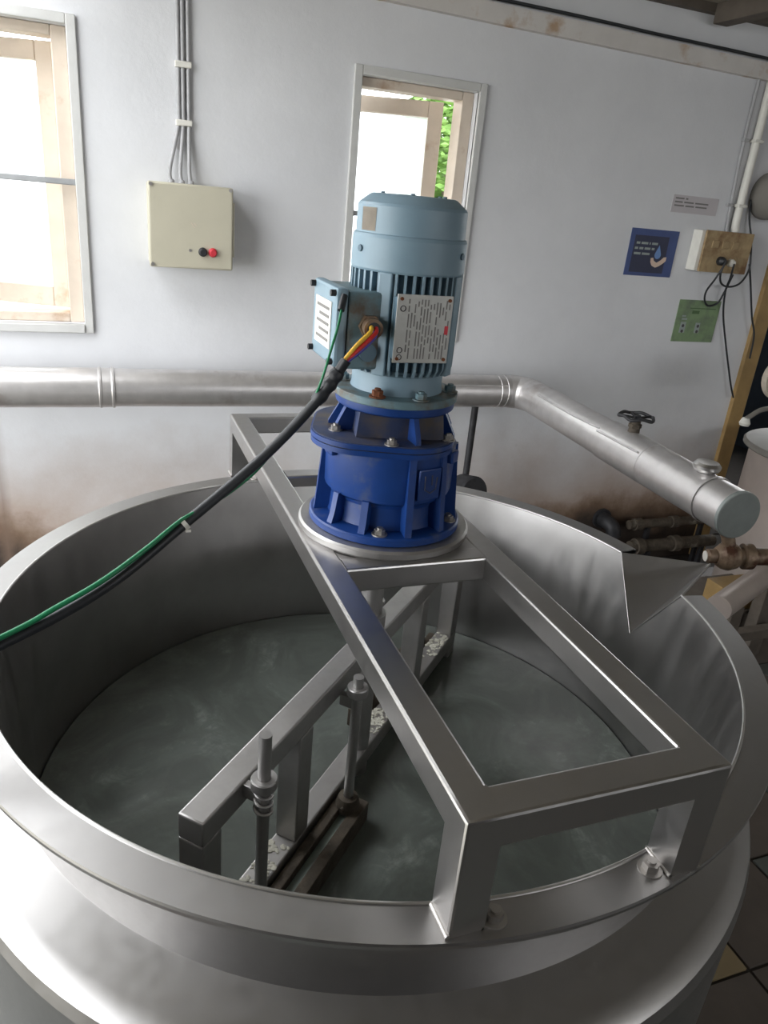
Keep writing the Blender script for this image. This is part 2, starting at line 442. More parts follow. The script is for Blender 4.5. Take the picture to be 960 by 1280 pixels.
# stone floor tiles beside the vat, each its own piece
TP = 0.26; tile0 = {}
tile_mats = ['slate_a', 'slate_b', 'slate_c']
TX0 = 0.938; TY0 = -0.271
for i in range(-8, 10):
    for j in range(-9, 8):
        x0 = TX0 + i * TP; y0 = TY0 + j * TP
        if x0 + TP > X_R or y0 + TP > YW or x0 < WALL_X: continue
        if math.hypot(x0 + TP / 2, y0 + TP / 2) < 0.42: continue
        k = 'slate_c' if (i, j) in ((-1, 0), (2, 3), (-4, -2), (4, -3)) else ('slate_b' if (i * 7 + j * 3) % 5 in (0, 3) or (i, j) == (0, -1) else 'slate_a')
        if k not in tile0:
            tile0[k] = struct('tile', bx(x0 + 0.004, x0 + TP - 0.004, y0 + 0.004, y0 + TP - 0.004, FL - 0.02, FL, bev=0.0015), k, floor)
            base = (k, x0, y0); tile0[k]['ij'] = 0; del tile0[k]['ij']; tile0[k + '_at'] = (x0, y0)
        else:
            bx0, by0 = tile0[k + '_at']
            copy_part(tile0[k], floor, offset=(x0 - bx0, y0 - by0, random.uniform(-0.0015, 0.0005)))

# rafters and wall plate
tag(struct('trim_1', bx(WALL_X, X_R, YW - 0.035, YW, 1.40, CE), 'rafter'), 'dark old timber plate along the top of the wall')
for x, lb in ((0.9, 'above the window behind the motor'), (1.86, 'above the blue poster'), (2.9, 'above the doorway')):
    o = obj('rafter', bx(x - 0.035, x + 0.035, Y_F, YW - 0.036, 1.362, CE, bev=0.004), 'rafter')
    tag(o, 'dark weathered timber rafter under the ceiling ' + lb, 'rafter', 'ceiling rafters')
# ledge with chipped plaster along the wall
tm = B()
a = [(WALL_X, 1.275, 1.335), (X_R, 1.20, 1.258)]
v = [tm.verts.new((x, y, z)) for (x, zl, zh) in a for y in (YW - 0.028, YW) for z in (zl, zh)]
for f in ((0, 1, 3, 2), (4, 6, 7, 5), (0, 4, 5, 1), (2, 3, 7, 6), (0, 2, 6, 4), (1, 5, 7, 3)): tm.faces.new([v[i] for i in f])
tag(struct('trim_2', tm, 'trim'), 'chipped plaster ledge running along the upper wall')
wl = obj('ledge_cable', tb([(WALL_X + 0.02, YW - 0.02, 1.343), (0, YW - 0.02, 1.315), (1.2, YW - 0.02, 1.306), (1.6, YW - 0.018, 1.30), (2.0, YW - 0.022, 1.295), (2.6, YW - 0.02, 1.285), (X_R - 0.02, YW - 0.02, 1.264)], 0.0055), 'black')
tag(wl, 'thin dark cable lying along the chipped plaster ledge', 'cable')

# ------------------------------------------------------------------ windows
def window(name, x0, x1, z0, z1, bar_z, label, gap=0.014):
    w = group_struct(name, ((x0 + x1) / 2, YW, z0), label)
    # raised plaster bead round the opening
    bm = B(); t = 0.028; d = 0.012
    box(bm, x0 - t, x0, YW - d, YW + 0.01, z0 - t, z1 + t, 0.003); box(bm, x1, x1 + t, YW - d, YW + 0.01, z0 - t, z1 + t, 0.003)
    box(bm, x0, x1, YW - d, YW + 0.01, z1, z1 + t, 0.003); box(bm, x0, x1, YW - d * 1.5, YW + 0.01, z0 - t, z0, 0.003)
    obj('plaster_casing', bm, 'casing', w)
    # timber frame inside the opening
    f = 0.045; ya, yb = YW + 0.035, YW + 0.115
    bm = B()
    fl, ft = 0.014, 0.030
    box(bm, x0, x0 + fl, ya, yb, z0, z1, 0.004); box(bm, x1 - f, x1, ya, yb, z0, z1, 0.004)
    box(bm, x0 + fl, x1 - f, ya, yb, z1 - ft, z1, 0.004); box(bm, x0 + fl, x1 - f, ya, yb, z0, z0 + ft, 0.004)
    obj('timber_frame', bm, 'frame_paint', w)
    # sash, hinged on its right, swung outwards
    sw = x1 - x0 - 2 * f + 0.02; sh = z1 - z0 - 0.06
    px, py = x1 - f - gap, yb + 0.055
    R = Matrix.Translation((px, py, z0 + 0.03)) @ Matrix.Rotation(math.radians(-22), 4, 'Z')
    s = 0.055
    bm = B()
    box(bm, -s, 0, -0.022, 0.022, 0, sh, 0.004, R); box(bm, -sw, -sw + s, -0.022, 0.022, 0, sh, 0.004, R)
    box(bm, -sw + s, -s, -0.022, 0.022, sh - s, sh, 0.004, R); box(bm, -sw + s, -s, -0.022, 0.022, 0, s * 1.2, 0.004, R)
    sash = obj('sash', bm, 'frame_paint', w)
    bm = B(); box(bm, -sw + s - 0.008, -s + 0.008, -0.003, 0.003, s * 1.2 - 0.008, sh - s + 0.008, 0, R)
    obj('pane', bm, 'glass', sash, False)
    obj('guard_bar', bx(x0 - 0.004, x1 + 0.004, YW - 0.004, YW + 0.012, bar_z - 0.009, bar_z + 0.009, bev=0.003), 'iron_bar', w)
    return w
window('window_1', *WINS[0], 0.607, 'cream timber window with sash swung out, left of the control box', -0.006)
window('window_2', *WINS[1], 0.588, 'cream timber window with sash swung out, behind the motor')
# timber lining of the unseen loading door, widened for more daylight
for (y0, y1, z0, z1) in SIDE_WINDOWS:
    ld = group_struct('door_2', (WALL_X, (y0 + y1) / 2, FL), 'unseen loading door added in the side wall, made wide for daylight')
    for y in (y0, y1 - 0.06): obj('jamb', bx(WALL_X - 0.19, WALL_X + 0.01, y, y + 0.06, FL, z1, bev=0.004), 'rafter', ld)
    obj('head', bx(WALL_X - 0.19, WALL_X + 0.01, y0 + 0.0605, y1 - 0.0605, z1 - 0.06, z1, bev=0.004), 'rafter', ld)
# unseen high windows added behind the photographer as fill light
for n_, (x0, x1, z0, z1) in enumerate(FRONT_FILL_WINDOWS):
    w = group_struct('window_%d' % (n_ + 3), ((x0 + x1) / 2, Y_F, z0), 'unseen high timber window added to light the back wall')
    for x in (x0, (x0 + x1) / 2 - 0.02, x1 - 0.04): obj('stile', bx(x, x + 0.04, Y_F - 0.12, Y_F - 0.06, z0, z1, bev=0.004), 'frame_paint', w)
    for z in (z0, z1 - 0.04):
        for xa, xb in ((x0 + 0.041, (x0 + x1) / 2 - 0.021), ((x0 + x1) / 2 + 0.021, x1 - 0.041)): obj('rail', bx(xa, xb, Y_F - 0.12, Y_F - 0.06, z, z + 0.04, bev=0.004), 'frame_paint', w)
# doorway
dr = group_struct('door_1', (DOOR[0], YW, FL), 'doorway with a varnished timber jamb into a dark room')
obj('jamb', bx(DOOR[0] - 0.075, DOOR[0] + 0.012, YW - 0.02, YW + 0.2, FL, DOOR[3] + 0.07, bev=0.004), 'jamb', dr)
obj('jamb', bx(DOOR[1] - 0.012, DOOR[1] + 0.075, YW - 0.02, YW + 0.2, FL, DOOR[3] + 0.07, bev=0.004), 'jamb', dr)
obj('head', bx(DOOR[0] + 0.0125, DOOR[1] - 0.0125, YW - 0.02, YW + 0.2, DOOR[3] - 0.012, DOOR[3] + 0.07, bev=0.004), 'jamb', dr)
# dark room behind the doorway
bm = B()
box(bm, 2.3, 2.4, YW + 0.2, 4.0, FL, 1.5); holed(bm, 'x', 4.4, 4.5, YW + 0.2, 4.0, FL, 1.5, [(2.3, 3.6, 0.0, 1.1)]); box(bm, 2.3, 4.5, 4.0, 4.1, FL, 1.5)  # unseen hole cut in one side wall, added to brighten this room
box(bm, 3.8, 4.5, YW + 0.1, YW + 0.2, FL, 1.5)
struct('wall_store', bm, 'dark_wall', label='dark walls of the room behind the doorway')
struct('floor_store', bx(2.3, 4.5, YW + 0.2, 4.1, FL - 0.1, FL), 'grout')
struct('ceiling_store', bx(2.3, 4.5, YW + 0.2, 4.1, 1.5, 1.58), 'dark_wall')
# yard outside
struct('ground_side', bx(-12, WALL_X - 0.2, -8, YW + 0.2, FL - 0.3, FL - 0.2), 'concrete')
struct('ground_yard', bx(-12, 2.28, YW + 0.2, 16, FL - 0.3, FL - 0.2), 'concrete')

# ------------------------------------------------------------------ tree outside, seen past the sash
tr = thing('tree', (2.9, 6.3, FL - 0.2), 'leafy green tree growing outside behind the open window sash', 'tree')
obj('trunk', tb([(2.9, 6.3, FL - 0.2), (2.95, 6.32, 0.1), (2.85, 6.25, 0.9)], 0.09, radii=lambda t: 0.10 - 0.05 * t), 'bark', tr)
bm = B()
for k in range(2600):
    a = random.uniform(0, 2 * PI); cz = random.uniform(-1, 1); r = 0.95 * random.random() ** 0.4
    q = math.sqrt(1 - cz * cz)
    c = Vector((2.95 + r * q * math.cos(a) * 0.55, 6.3 + r * q * math.sin(a) * 0.8, 1.0 + r * cz * 1.15))
    n = Vector((random.uniform(-1, 1), random.uniform(-1, 1), random.uniform(-0.4, 1))).normalized()
    u, v, _ = frame_of(n); L = random.uniform(0.05, 0.09); w_ = L * 0.45
    f = [bm.verts.new(c + u * L), bm.verts.new(c + v * w_ + n * 0.008), bm.verts.new(c - u * L), bm.verts.new(c - v * w_ + n * 0.008)]
    bm.faces.new(f)
lv = obj('foliage', bm, 'leaf', tr, False); lv['kind'] = 'stuff'

# ------------------------------------------------------------------ mixing vat
RI, RO = 0.6055, 0.650
SPA = math.radians(9.0); SPD = 0.14
vat = thing('mixing_vat', (0, 0, FL), 'large round open stainless steel mixing vat with a pouring spout', 'vat')
obj('rim', la([(RI, 0.0), (RO, 0.0), (RO + 0.001, -0.003), (RO, -0.009), (RI, -0.009)], seg=342, a0=SPA, a1=2 * PI - SPA, closed_profile=True), 'steel', vat)
obj('rim_weld', la([(RI + 0.0024 * math.cos(t), 0.0002 + 0.0024 * math.sin(t)) for t in (2 * PI * k / 10 for k in range(10))], seg=342, a0=SPA, a1=2 * PI - SPA, closed_profile=True), 'weld_metal', vat)
def shell(prof, seg=360):
    """lathe whose top edge dips to a V at the spout; prof (r, z), first entry is the top"""
    bm = B(); rings = []
    for i in range(seg):
        t = 2 * PI * i / seg; a = t if t <= PI else 2 * PI - t
        dip = -SPD * (1 - a / SPA) - 0.004 if a < SPA - 1e-6 else 0.0
        col = []
        for (r, z) in prof:
            zz = min(z, dip)
            if zz != z:
                rr = next((r0 + (r1 - r0) * (z0 - zz) / (z0 - z1) for (r0, z0), (r1, z1) in zip(prof, prof[1:]) if z0 >= zz >= z1 and z0 > z1), r)
            else: rr = r
            col.append(bm.verts.new((rr * math.cos(t), rr * math.sin(t), zz)))
        rings.append(col)
    for i in range(seg):
        A = rings[i]; D = rings[(i + 1) % seg]
        for k in range(len(prof) - 1): bm.faces.new((A[k], D[k], D[k + 1], A[k + 1]))
    return bm
inner = [(RI, -0.001), (0.600, -0.03), (0.590, -0.10), (0.583, -0.145), (0.580, -0.18), (0.5795, -0.38), (0.5795, -0.395), (0.574, -0.41), (0.570, -0.55), (0.45, -0.66), (0.2, -0.72), (0.02, -0.73)]
obj('inner_shell', shell(inner), 'steel_inner', vat)
outer = [(RI + 0.004, -0.001), (0.604, -0.03), (0.594, -0.10), (0.588, -0.145), (0.586, -0.168)]
obj('neck', shell(outer), 'steel', vat)
obj('shoulder', la([(0.585, -0.167), (0.5875, -0.1685), (0.640, -0.187), (0.657, -0.195), (0.667, -0.205), (0.672, -0.222)], seg=150), 'steel', vat)
obj('jacket', la([(0.672, -0.222), (0.672, -0.235), (0.6705, -0.24), (0.6705, -0.80), (0.60, -0.86), (0.3, -0.88), (0.02, -0.88)], seg=150), 'steel', vat)
for k in range(4):
    a = PI / 4 + k * PI / 2
    obj('leg', cy((0.56 * math.cos(a), 0.56 * math.sin(a), FL), (0.56 * math.cos(a), 0.56 * math.sin(a), -0.85), 0.03), 'steel', vat)
# spout: two folded plates meeting in a V
A_ = Vector((RI * math.cos(SPA), RI * math.sin(SPA), 0.0)); B_ = Vector((A_.x, -A_.y, 0.0)); T_ = Vector((0.755, 0.004, 0.004)); D_ = Vector((0.586, 0.0, -0.142))
def plate(p, q, r, th, n=8, bow=0.0):
    bm = B(); nrm = (q - p).cross(r - p).normalized() * th
    top = [bm.verts.new(x) for x in (p, q, r)]; bot = [bm.verts.new(x + nrm) for x in (p, q, r)]
    bm.faces.new(top); bm.faces.new(bot[::-1])
    for i in range(3):
        j = (i + 1) % 3; bm.faces.new((top[i], bot[i], bot[j], top[j]))
    return bm
sp = obj('spout', plate(A_, T_, D_, 0.003), 'steel', vat, False)
obj('spout_side', plate(B_, D_, T_, 0.003), 'steel', vat, False)
bm = B()
for p, q in ((A_, D_), (B_, D_), (B_, T_)): cyl(bm, p, q, 0.0016, seg=8)
obj('spout_weld', bm, 'weld_metal', vat)

# water in the vat
bm = B(); lathe(bm, [(0.0, -0.372), (0.2, -0.372), (0.4, -0.372), (0.5775, -0.372), (0.5765, -0.40), (0.0, -0.40)], seg=96)
tag(obj('water', bm, 'water'), 'murky grey green water standing in the steel vat', 'water', kind='stuff')

# ------------------------------------------------------------------ bridge
XL, XR, YF, YR, ZT, TW = -0.1394, 0.1665, -0.6303, 0.672, 0.147, 0.0395
br = thing('mixer_bridge', (0.0136, 0.02, 0), 'square tube steel bridge spanning the vat and carrying the motor', 'bridge')
def bar(x0, x1, y0, y1, z0, z1, keep, r=0.0035):
    """box whose edges are rounded only where keep(midpoint) says so, so that welded joints stay flush"""
    bm = bx(x0, x1, y0, y1, z0, z1)
    es = [e for e in bm.edges if keep(e)]
    bmesh.ops.bevel(bm, geom=es, offset=r, segments=2, affect='EDGES', profile=0.5)
    return bm
def axis_of(e):
    d = e.verts[0].co - e.verts[1].co; return max(range(3), key=lambda i: abs(d[i]))
def mid(e): return (e.verts[0].co + e.verts[1].co) / 2
for x in (XL, XR - TW):
    obj('beam', bar(x, x + TW, YF + TW, YR - TW, ZT - TW, ZT, lambda e: axis_of(e) == 1), 'steel_tube', br)
for (y0, y1) in ((YF, YF + TW), (-0.1456, -0.1456 + TW), (0.240, 0.240 + TW), (YR - TW, YR)):
    obj('cross_tube', bar(XL + TW, XR - TW, y0, y1, ZT - TW, ZT, lambda e: axis_of(e) == 0), 'steel_tube', br)
for x in (XL, XR - TW):
    for y in (YF, YR - TW):
        ox = x if x < 0 else x + TW; oy = y if y < 0 else y + TW
        def keep(e):
            m = mid(e); k = axis_of(e); fx = abs(m.x - ox) < 1e-5; fy = abs(m.y - oy) < 1e-5; tz = abs(m.z - ZT) < 1e-5
            return (k == 2 and fx and fy) or (k == 0 and fy and tz) or (k == 1 and fx and tz)
        obj('post', bar(x, x + TW, y, y + TW, 0.0, ZT, keep), 'steel_tube', br)
obj('mounting_plate', bx(XL + TW - 0.002, XR - TW + 0.002, -0.1456 + TW - 0.004, 0.19, ZT - 0.010, ZT - 0.001, bev=0.001), 'steel_tube', br)
ob = obj('mounting_ring', la([(0.0, ZT), (0.139, ZT), (0.1415, ZT + 0.004), (0.1415, ZT + 0.012), (0.138, ZT + 0.0155), (0.120, ZT + 0.0155), (0.0, ZT + 0.0155)], c=(0.008, 0.003, 0), seg=96), 'steel_bright', br)
ob.data.materials[0] = MAT['steel_gate']
for (x, y) in ((0.112, -0.615), (-0.085, -0.622), (0.112, 0.615), (-0.085, 0.62)):
    obj('bolt', hexbolt(B(), (x, y, 0.0), (0, 0, 1), 0.0095, 0.009), 'bolt', br)
for x in (XL, XR - TW):   # weld beads at the foot of each post
    for y in (YF, YR - TW):
        bm = B()
        for p, q in (((x, y), (x, y + TW)), ((x + TW, y), (x + TW, y + TW)), ((x, y + TW), (x + TW, y + TW))):
            cyl(bm, (p[0], p[1], 0.001), (q[0], q[1], 0.001), 0.003, seg=8)
        obj('weld', bm, 'bolt', br)

# ------------------------------------------------------------------ gearbox
GX, GY = 0.008, 0.003
G0 = ZT + 0.0155
gb = thing('gearbox', (GX, GY, G0), 'bright blue cast gearbox bolted on the bridge under the motor', 'gearbox')
GC = (GX, GY, 0)
obj('base_flange', la([(0.0, G0), (0.122, G0), (0.1245, G0 + 0.002), (0.1245, G0 + 0.011), (0.122, G0 + 0.0135), (0.098, G0 + 0.016), (0.0, G0 + 0.016)], c=GC, seg=80), 'gear_blue', gb)
body = obj('housing', la([(0.0, G0 + 0.012), (0.097, G0 + 0.012), (0.094, G0 + 0.024), (0.092, 0.212), (0.094, 0.218), (0.102, 0.224), (0.104, 0.230), (0.105, 0.302), (0.0, 0.302)], c=GC, seg=72), 'gear_blue', gb)
def rotz(a, c=(GX, GY)):
    return Matrix.Translation((c[0], c[1], 0)) @ Matrix.Rotation(a, 4, 'Z')
def xf(bm, m): bmesh.ops.transform(bm, matrix=m, verts=bm.verts[:]); return bm
for k, deg in enumerate((-92, -60, -128, -158, 170, 130, 90, 50, 12, -24)):
    wd = 0.0055
    poly = [(0.083, G0 + 0.010), (0.119, G0 + 0.010), (0.117, G0 + 0.022), (0.1085, 0.292), (0.108, 0.302), (0.083, 0.302)]
    if deg in (-128, -158, 12): poly = [(0.083, G0 + 0.010), (0.1185, G0 + 0.010), (0.112, G0 + 0.03), (0.1065, 0.225), (0.083, 0.23)]
    obj('rib', xf(prism(B(), poly, -wd, wd, 'xz'), rotz(math.radians(deg))), 'gear_blue', gb)
# raised pad with worn emblem on the front
obj('pad', xf(box(B(), 0.100, 0.1085, -0.021, 0.021, 0.232, 0.282, 0.002), rotz(math.radians(-75))), 'gear_blue', gb)
bm = B()
for (a, b) in (((-0.010, 0.272), (-0.009, 0.250)), ((-0.009, 0.250), (0.002, 0.243)), ((0.002, 0.243), (0.012, 0.249)), ((0.003, 0.272), (0.004, 0.256)), ((0.012, 0.249), (0.013, 0.268))):
    cyl(bm, (0.1088, a[0], a[1]), (0.1088, b[0], b[1]), 0.0012, seg=6)
obj('cast_mark', xf(bm, rotz(math.radians(-75))), 'gear_top', gb, label='worn cast mark on the blue housing')
# split flange plates
RZ = Matrix.Translation((GX - 0.014, GY + 0.005, 0)) @ Matrix.Rotation(math.radians(-20), 4, 'Z')
obj('lower_flange', xf(prism(B(), rounded_poly(0.111, 0.111, 0.078, 8), 0.3005, 0.3085), RZ), 'gear_blue', gb)
obj('gasket', xf(prism(B(), rounded_poly(0.1095, 0.1095, 0.078, 8), 0.3085, 0.3105), RZ), 'black_iron', gb)
obj('upper_flange', xf(prism(B(), rounded_poly(0.112, 0.112, 0.079, 8), 0.3105, 0.3175), RZ), 'gear_blue', gb)
obj('flange_cover', xf(prism(B(), rounded_poly(0.109, 0.109, 0.077, 8), 0.3175, 0.3188), RZ), 'gear_top', gb)
for k in range(6):
    a = math.radians(-111 + 60 * k)
    p = (GX + 0.100 * math.cos(a), GY + 0.100 * math.sin(a))
    if k != 0: obj('lug', xf(box(B(), 0.098, 0.114, -0.012, 0.012, 0.283, 0.302, 0.003), rotz(a + 0.06)), 'gear_blue', gb)
    obj('bolt', hexbolt(B(), (p[0], p[1], 0.3185), (0, 0, 1), 0.0075, 0.006), 'bolt', gb)
for a in (-114, -36, 60, 150):
    a = math.radians(a); obj('bolt', hexbolt(B(), (GX + 0.108 * math.cos(a), GY + 0.108 * math.sin(a), G0 + 0.014), (0, 0, 1), 0.0085, 0.007), 'bolt', gb)
# adaptor bell between gearbox and motor
def frustum(n, r0, r1, z0, z1, rot):
    bm = B()
    a = [bm.verts.new((r0 * math.cos(rot + 2 * PI * i / n), r0 * math.sin(rot + 2 * PI * i / n), z0)) for i in range(n)]
    b = [bm.verts.new((r1 * math.cos(rot + 2 * PI * i / n), r1 * math.sin(rot + 2 * PI * i / n), z1)) for i in range(n)]
    for i in range(n): bm.faces.new((a[i], a[(i + 1) % n], b[(i + 1) % n], b[i]))
    bm.faces.new(a[::-1]); bm.faces.new(b); return bm
obj('adaptor', xf(frustum(4, 0.096, 0.090, 0.318, 0.358, math.radians(-145)), Matrix.Translation(GC)), 'gear_top', gb, False)
for deg in (-172, 166, -88, -40, 0, 60, 100, 135):
    a = math.radians(deg)
    obj('gusset', xf(prism(B(), [(0.070, 0.318), (0.102, 0.318), (0.102, 0.323), (0.084, 0.357), (0.070, 0.357)], -0.004, 0.004, 'xz'), rotz(a)), 'gear_blue', gb)
obj('adaptor_flange', la([(0.0, 0.356), (0.088, 0.356), (0.0925, 0.359), (0.0935, 0.363), (0.0935, 0.3705), (0.0, 0.3705)], c=GC, seg=72), 'gear_blue', gb)

# ------------------------------------------------------------------ motor
mo = thing('electric_motor', (GX, GY, 0.3705), 'pale blue finned electric motor standing on the blue gearbox', 'motor')
obj('flange', la([(0.0, 0.3705), (0.0955, 0.3705), (0.0965, 0.372), (0.0965, 0.380), (0.095, 0.382), (0.074, 0.3835), (0.0, 0.3835)], c=GC, seg=80), 'motor_dirty', mo)
for k, a in enumerate((-130, -85, -25, 60, 150)):
    a = math.radians(a)
    obj('bolt', hexbolt(B(), (GX + 0.084 * math.cos(a), GY + 0.084 * math.sin(a), 0.383), (0, 0, 1), 0.0085, 0.008), 'rust' if k == 0 else 'motor_dirty', mo, label='rusty orange hex bolt' if k == 0 else None)
obj('end_shield', la([(0.0, 0.383), (0.072, 0.383), (0.070, 0.390), (0.070, 0.414), (0.074, 0.420), (0.0, 0.420)], c=GC, seg=64), 'motor', mo)
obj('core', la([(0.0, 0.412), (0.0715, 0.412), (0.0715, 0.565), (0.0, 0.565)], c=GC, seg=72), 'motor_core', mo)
fin0 = None
for k in range(40):
    a = math.radians(9 * k + 4.5)
    poly = [(0.0705, 0.414), (0.077, 0.414), (0.0825, 0.424), (0.0825, 0.556), (0.0705, 0.556)]
    f = obj('fin', xf(prism(B(), poly, -0.0019, 0.0019, 'xz'), rotz(a)), 'motor', mo, False)
    if fin0: f.data = f.data
    fin0 = f
for a in (-48, -132, 48, 132):
    obj('corner_rib', box(B(), 0.068, 0.0845, -0.010, 0.010, 0.414, 0.557, 0.002, rotz(math.radians(a))), 'motor', mo)
obj('fan_cover', la([(0.0, 0.556), (0.0815, 0.556), (0.083, 0.559), (0.0830, 0.600), (0.0815, 0.604), (0.0790, 0.6055), (0.0785, 0.641), (0.0765, 0.6445), (0.062, 0.6555), (0.058, 0.657), (0.0, 0.658)], c=GC, seg=80), 'motor', mo)
for a in (-166, -48, 60):
    a_ = math.radians(a); p = Vector((GX + 0.0825 * math.cos(a_), GY + 0.0825 * math.sin(a_), 0.584)); d = Vector((math.cos(a_), math.sin(a_), 0))
    obj('screw', cy(p, p + d * 0.003, 0.0045, seg=12), 'motor_core', mo)
bm = la([(0.0792, 0.608), (0.0792, 0.638)], c=GC, seg=8, a0=math.radians(-172), a1=math.radians(-150))
bmesh.ops.solidify(bm, geom=bm.faces[:], thickness=-0.0006)
obj('sticker', bm, 'tape_tan', mo, label='faded tan sticker')
for x, y in ((-0.02, -0.045), (0.03, -0.04), (0.045, 0.01), (-0.04, 0.02)):
    obj('screw', cy((GX + x, GY + y, 0.656), (GX + x, GY + y, 0.6595), 0.003, seg=10), 'motor_core', mo)
# name plate on the front
NY = GY - 0.084
obj('plate_pad', bx(0.002 - 0.038, 0.002 + 0.038, NY - 0.004, NY + 0.014, 0.442, 0.528, bev=0.002), 'motor_core', mo)
npz0, npz1, npx0, npx1 = 0.439, 0.533, -0.038, 0.046
npl = obj('name_plate', bx(npx0, npx1, NY - 0.0065, NY - 0.004, npz0, npz1, bev=0.0008), 'alu_plate', mo, label='aluminium name plate with rows of fine print')
bm = B()
for k in range(14):
    x = npx0 + 0.017 + k * 0.0047
    z = npz0 + 0.006
    while z < npz1 - 0.012:
        L = random.uniform(0.006, 0.022)
        if random.random() < 0.85: box(bm, x, x + 0.0017, NY - 0.0069, NY - 0.0062, z, min(z + L, npz1 - 0.006))
        z += L + 0.003
obj('print', bm, 'ink', npl, False)
bm = B()
for z in (0.447, 0.457, 0.514): lathe(bm, [(0.0032, 0), (0.0042, 0), (0.0042, 0.0008), (0.0032, 0.0008)], c=(npx0 + 0.009, NY - 0.0065, z), axis=(0, -1, 0), seg=16, closed_profile=True)
obj('emblem', bm, 'dark_ink', npl)
obj('stamp', bx(npx1 - 0.0095, npx1 - 0.004, NY - 0.0071, NY - 0.0062, 0.480, 0.492, bev=0.0003), 'red', npl, label='small red print')
for x in (npx0 + 0.006, npx1 - 0.006):
    for z in (npz0 + 0.006, npz1 - 0.006):
        obj('rivet', cy((x, NY - 0.006, z), (x, NY - 0.0085, z), 0.0024, seg=10), 'rust', npl)
# terminal box
tb_ = obj('terminal_box', bx(-0.098, -0.045, -0.058, 0.058, 0.422, 0.530, bev=0.004), 'motor_dirty', mo)
lid = obj('lid', bx(-0.116, -0.0985, -0.060, 0.060, 0.424, 0.534, bev=0.005), 'motor', tb_)
obj('lid_label', bx(-0.1175, -0.1158, -0.040, 0.040, 0.446, 0.512, bev=0.0006), 'white_plastic', tb_, label='white label plate on the lid')
bm = B()
for k in range(5):
    z = 0.455 + k * 0.011; box(bm, -0.1182, -0.1174, -0.032, 0.030 - (k % 2) * 0.014, z, z + 0.004)
obj('label_print', bm, 'ink', tb_, False)
for (y, z) in ((-0.052, 0.432), (-0.052, 0.526), (0.052, 0.432), (0.052, 0.526)):
    obj('lid_screw', cy((-0.1155, y, z), (-0.123, y, z), 0.0045, seg=12), 'black_iron', tb_)
gl = B()
cyl(gl, (-0.066, -0.057, 0.484), (-0.066, -0.066, 0.484), 0.0165, seg=6); cyl(gl, (-0.066, -0.066, 0.484), (-0.067, -0.082, 0.4835), 0.0135, seg=20)
obj('cable_gland', gl, 'brass', tb_)
obj('gland_hole', cy((-0.067, -0.0815, 0.4835), (-0.067, -0.0828, 0.4835), 0.0095, seg=18), 'black', tb_)
obj('blank_plug', cy((-0.066, -0.057, 0.447), (-0.066, -0.064, 0.447), 0.0125, seg=24), 'motor_core', tb_)

# ------------------------------------------------------------------ motor cable
cab = thing('motor_cable', (-0.3, -0.12, 0.24), 'thick black motor cable hanging from the terminal box across the vat', 'cable')
CP = [(-0.113, -0.111, 0.447), (-0.144, -0.104, 0.395), (-0.218, -0.099, 0.310), (-0.329, -0.125, 0.227), (-0.433, -0.170, 0.165), (-0.556, -0.202, 0.116), (-0.80, -0.29, 0.055), (-1.20, -0.56, 0.03), (-1.60, -1.0, 0.14), (WALL_X + 0.008, -1.48, 0.40)]
obj('sheath', tb(CP, 0.0072, seg=12), 'black', cab)
obj('tape', tb([(-0.122, -0.110, 0.432), (-0.133, -0.107, 0.413), (-0.150, -0.103, 0.388)], 0.0105, seg=12, radii=lambda t: 0.0088 + 0.0018 * math.sin(t * PI * 3) ** 2), 'black', cab)
obj('tie', la([(0.0073, -0.003), (0.0092, -0.003), (0.0092, 0.003), (0.0073, 0.003)], c=(-0.329, -0.125, 0.227), axis=(-0.108, -0.035, -0.075), seg=20, closed_profile=True), 'white_plastic', cab)
obj('tie_tail', bx(-0.328, -0.321, -0.1335, -0.1305, 0.218, 0.222), 'white_plastic', cab)
for nm, mt, dx, dz in (('yellow_core', 'yellow_wire', -0.004, 0.003), ('red_core', 'red_wire', 0.0035, 0.0015), ('blue_core', 'blue_wire', 0.002, -0.004)):
    obj(nm, tb([(-0.067 + dx, -0.0815, 0.4835 + dz), (-0.073 + dx, -0.096, 0.479 + dz), (-0.094 + dx, -0.106, 0.463 + dz), (-0.114 + dx * 0.4, -0.1108, 0.446 + dz * 0.4)], 0.0030, seg=8), mt, cab)
ew = thing('earth_wire', (-0.12, -0.08, 0.40), 'thin green earth wire looped from the terminal box along the black cable', 'wire')
GP = [(-0.109, -0.0665, 0.519), (-0.119, -0.085, 0.490), (-0.132, -0.100, 0.458), (-0.146, -0.112, 0.420), (-0.158, -0.100, 0.380), (-0.190, -0.088, 0.330), (-0.232, -0.092, 0.281), (-0.285, -0.112, 0.251), (-0.331, -0.128, 0.2355), (-0.38, -0.150, 0.206), (-0.435, -0.174, 0.1775), (-0.49, -0.188, 0.153), (-0.556, -0.206, 0.1275), (-0.80, -0.294, 0.066), (-1.20, -0.564, 0.042), (-1.60, -1.0, 0.152), (WALL_X + 0.008, -1.48, 0.412)]
obj('strand', tb(GP, 0.0021, seg=8, radii=lambda t: 0.0018 + 0.0018 * min(1, max(0, (t - 0.42) / 0.15))), 'green_wire', ew)
obj('lug', tb([(-0.106, -0.062, 0.524), (-0.109, -0.0665, 0.518), (-0.1135, -0.074, 0.506)], 0.0048, seg=8), 'black', ew)

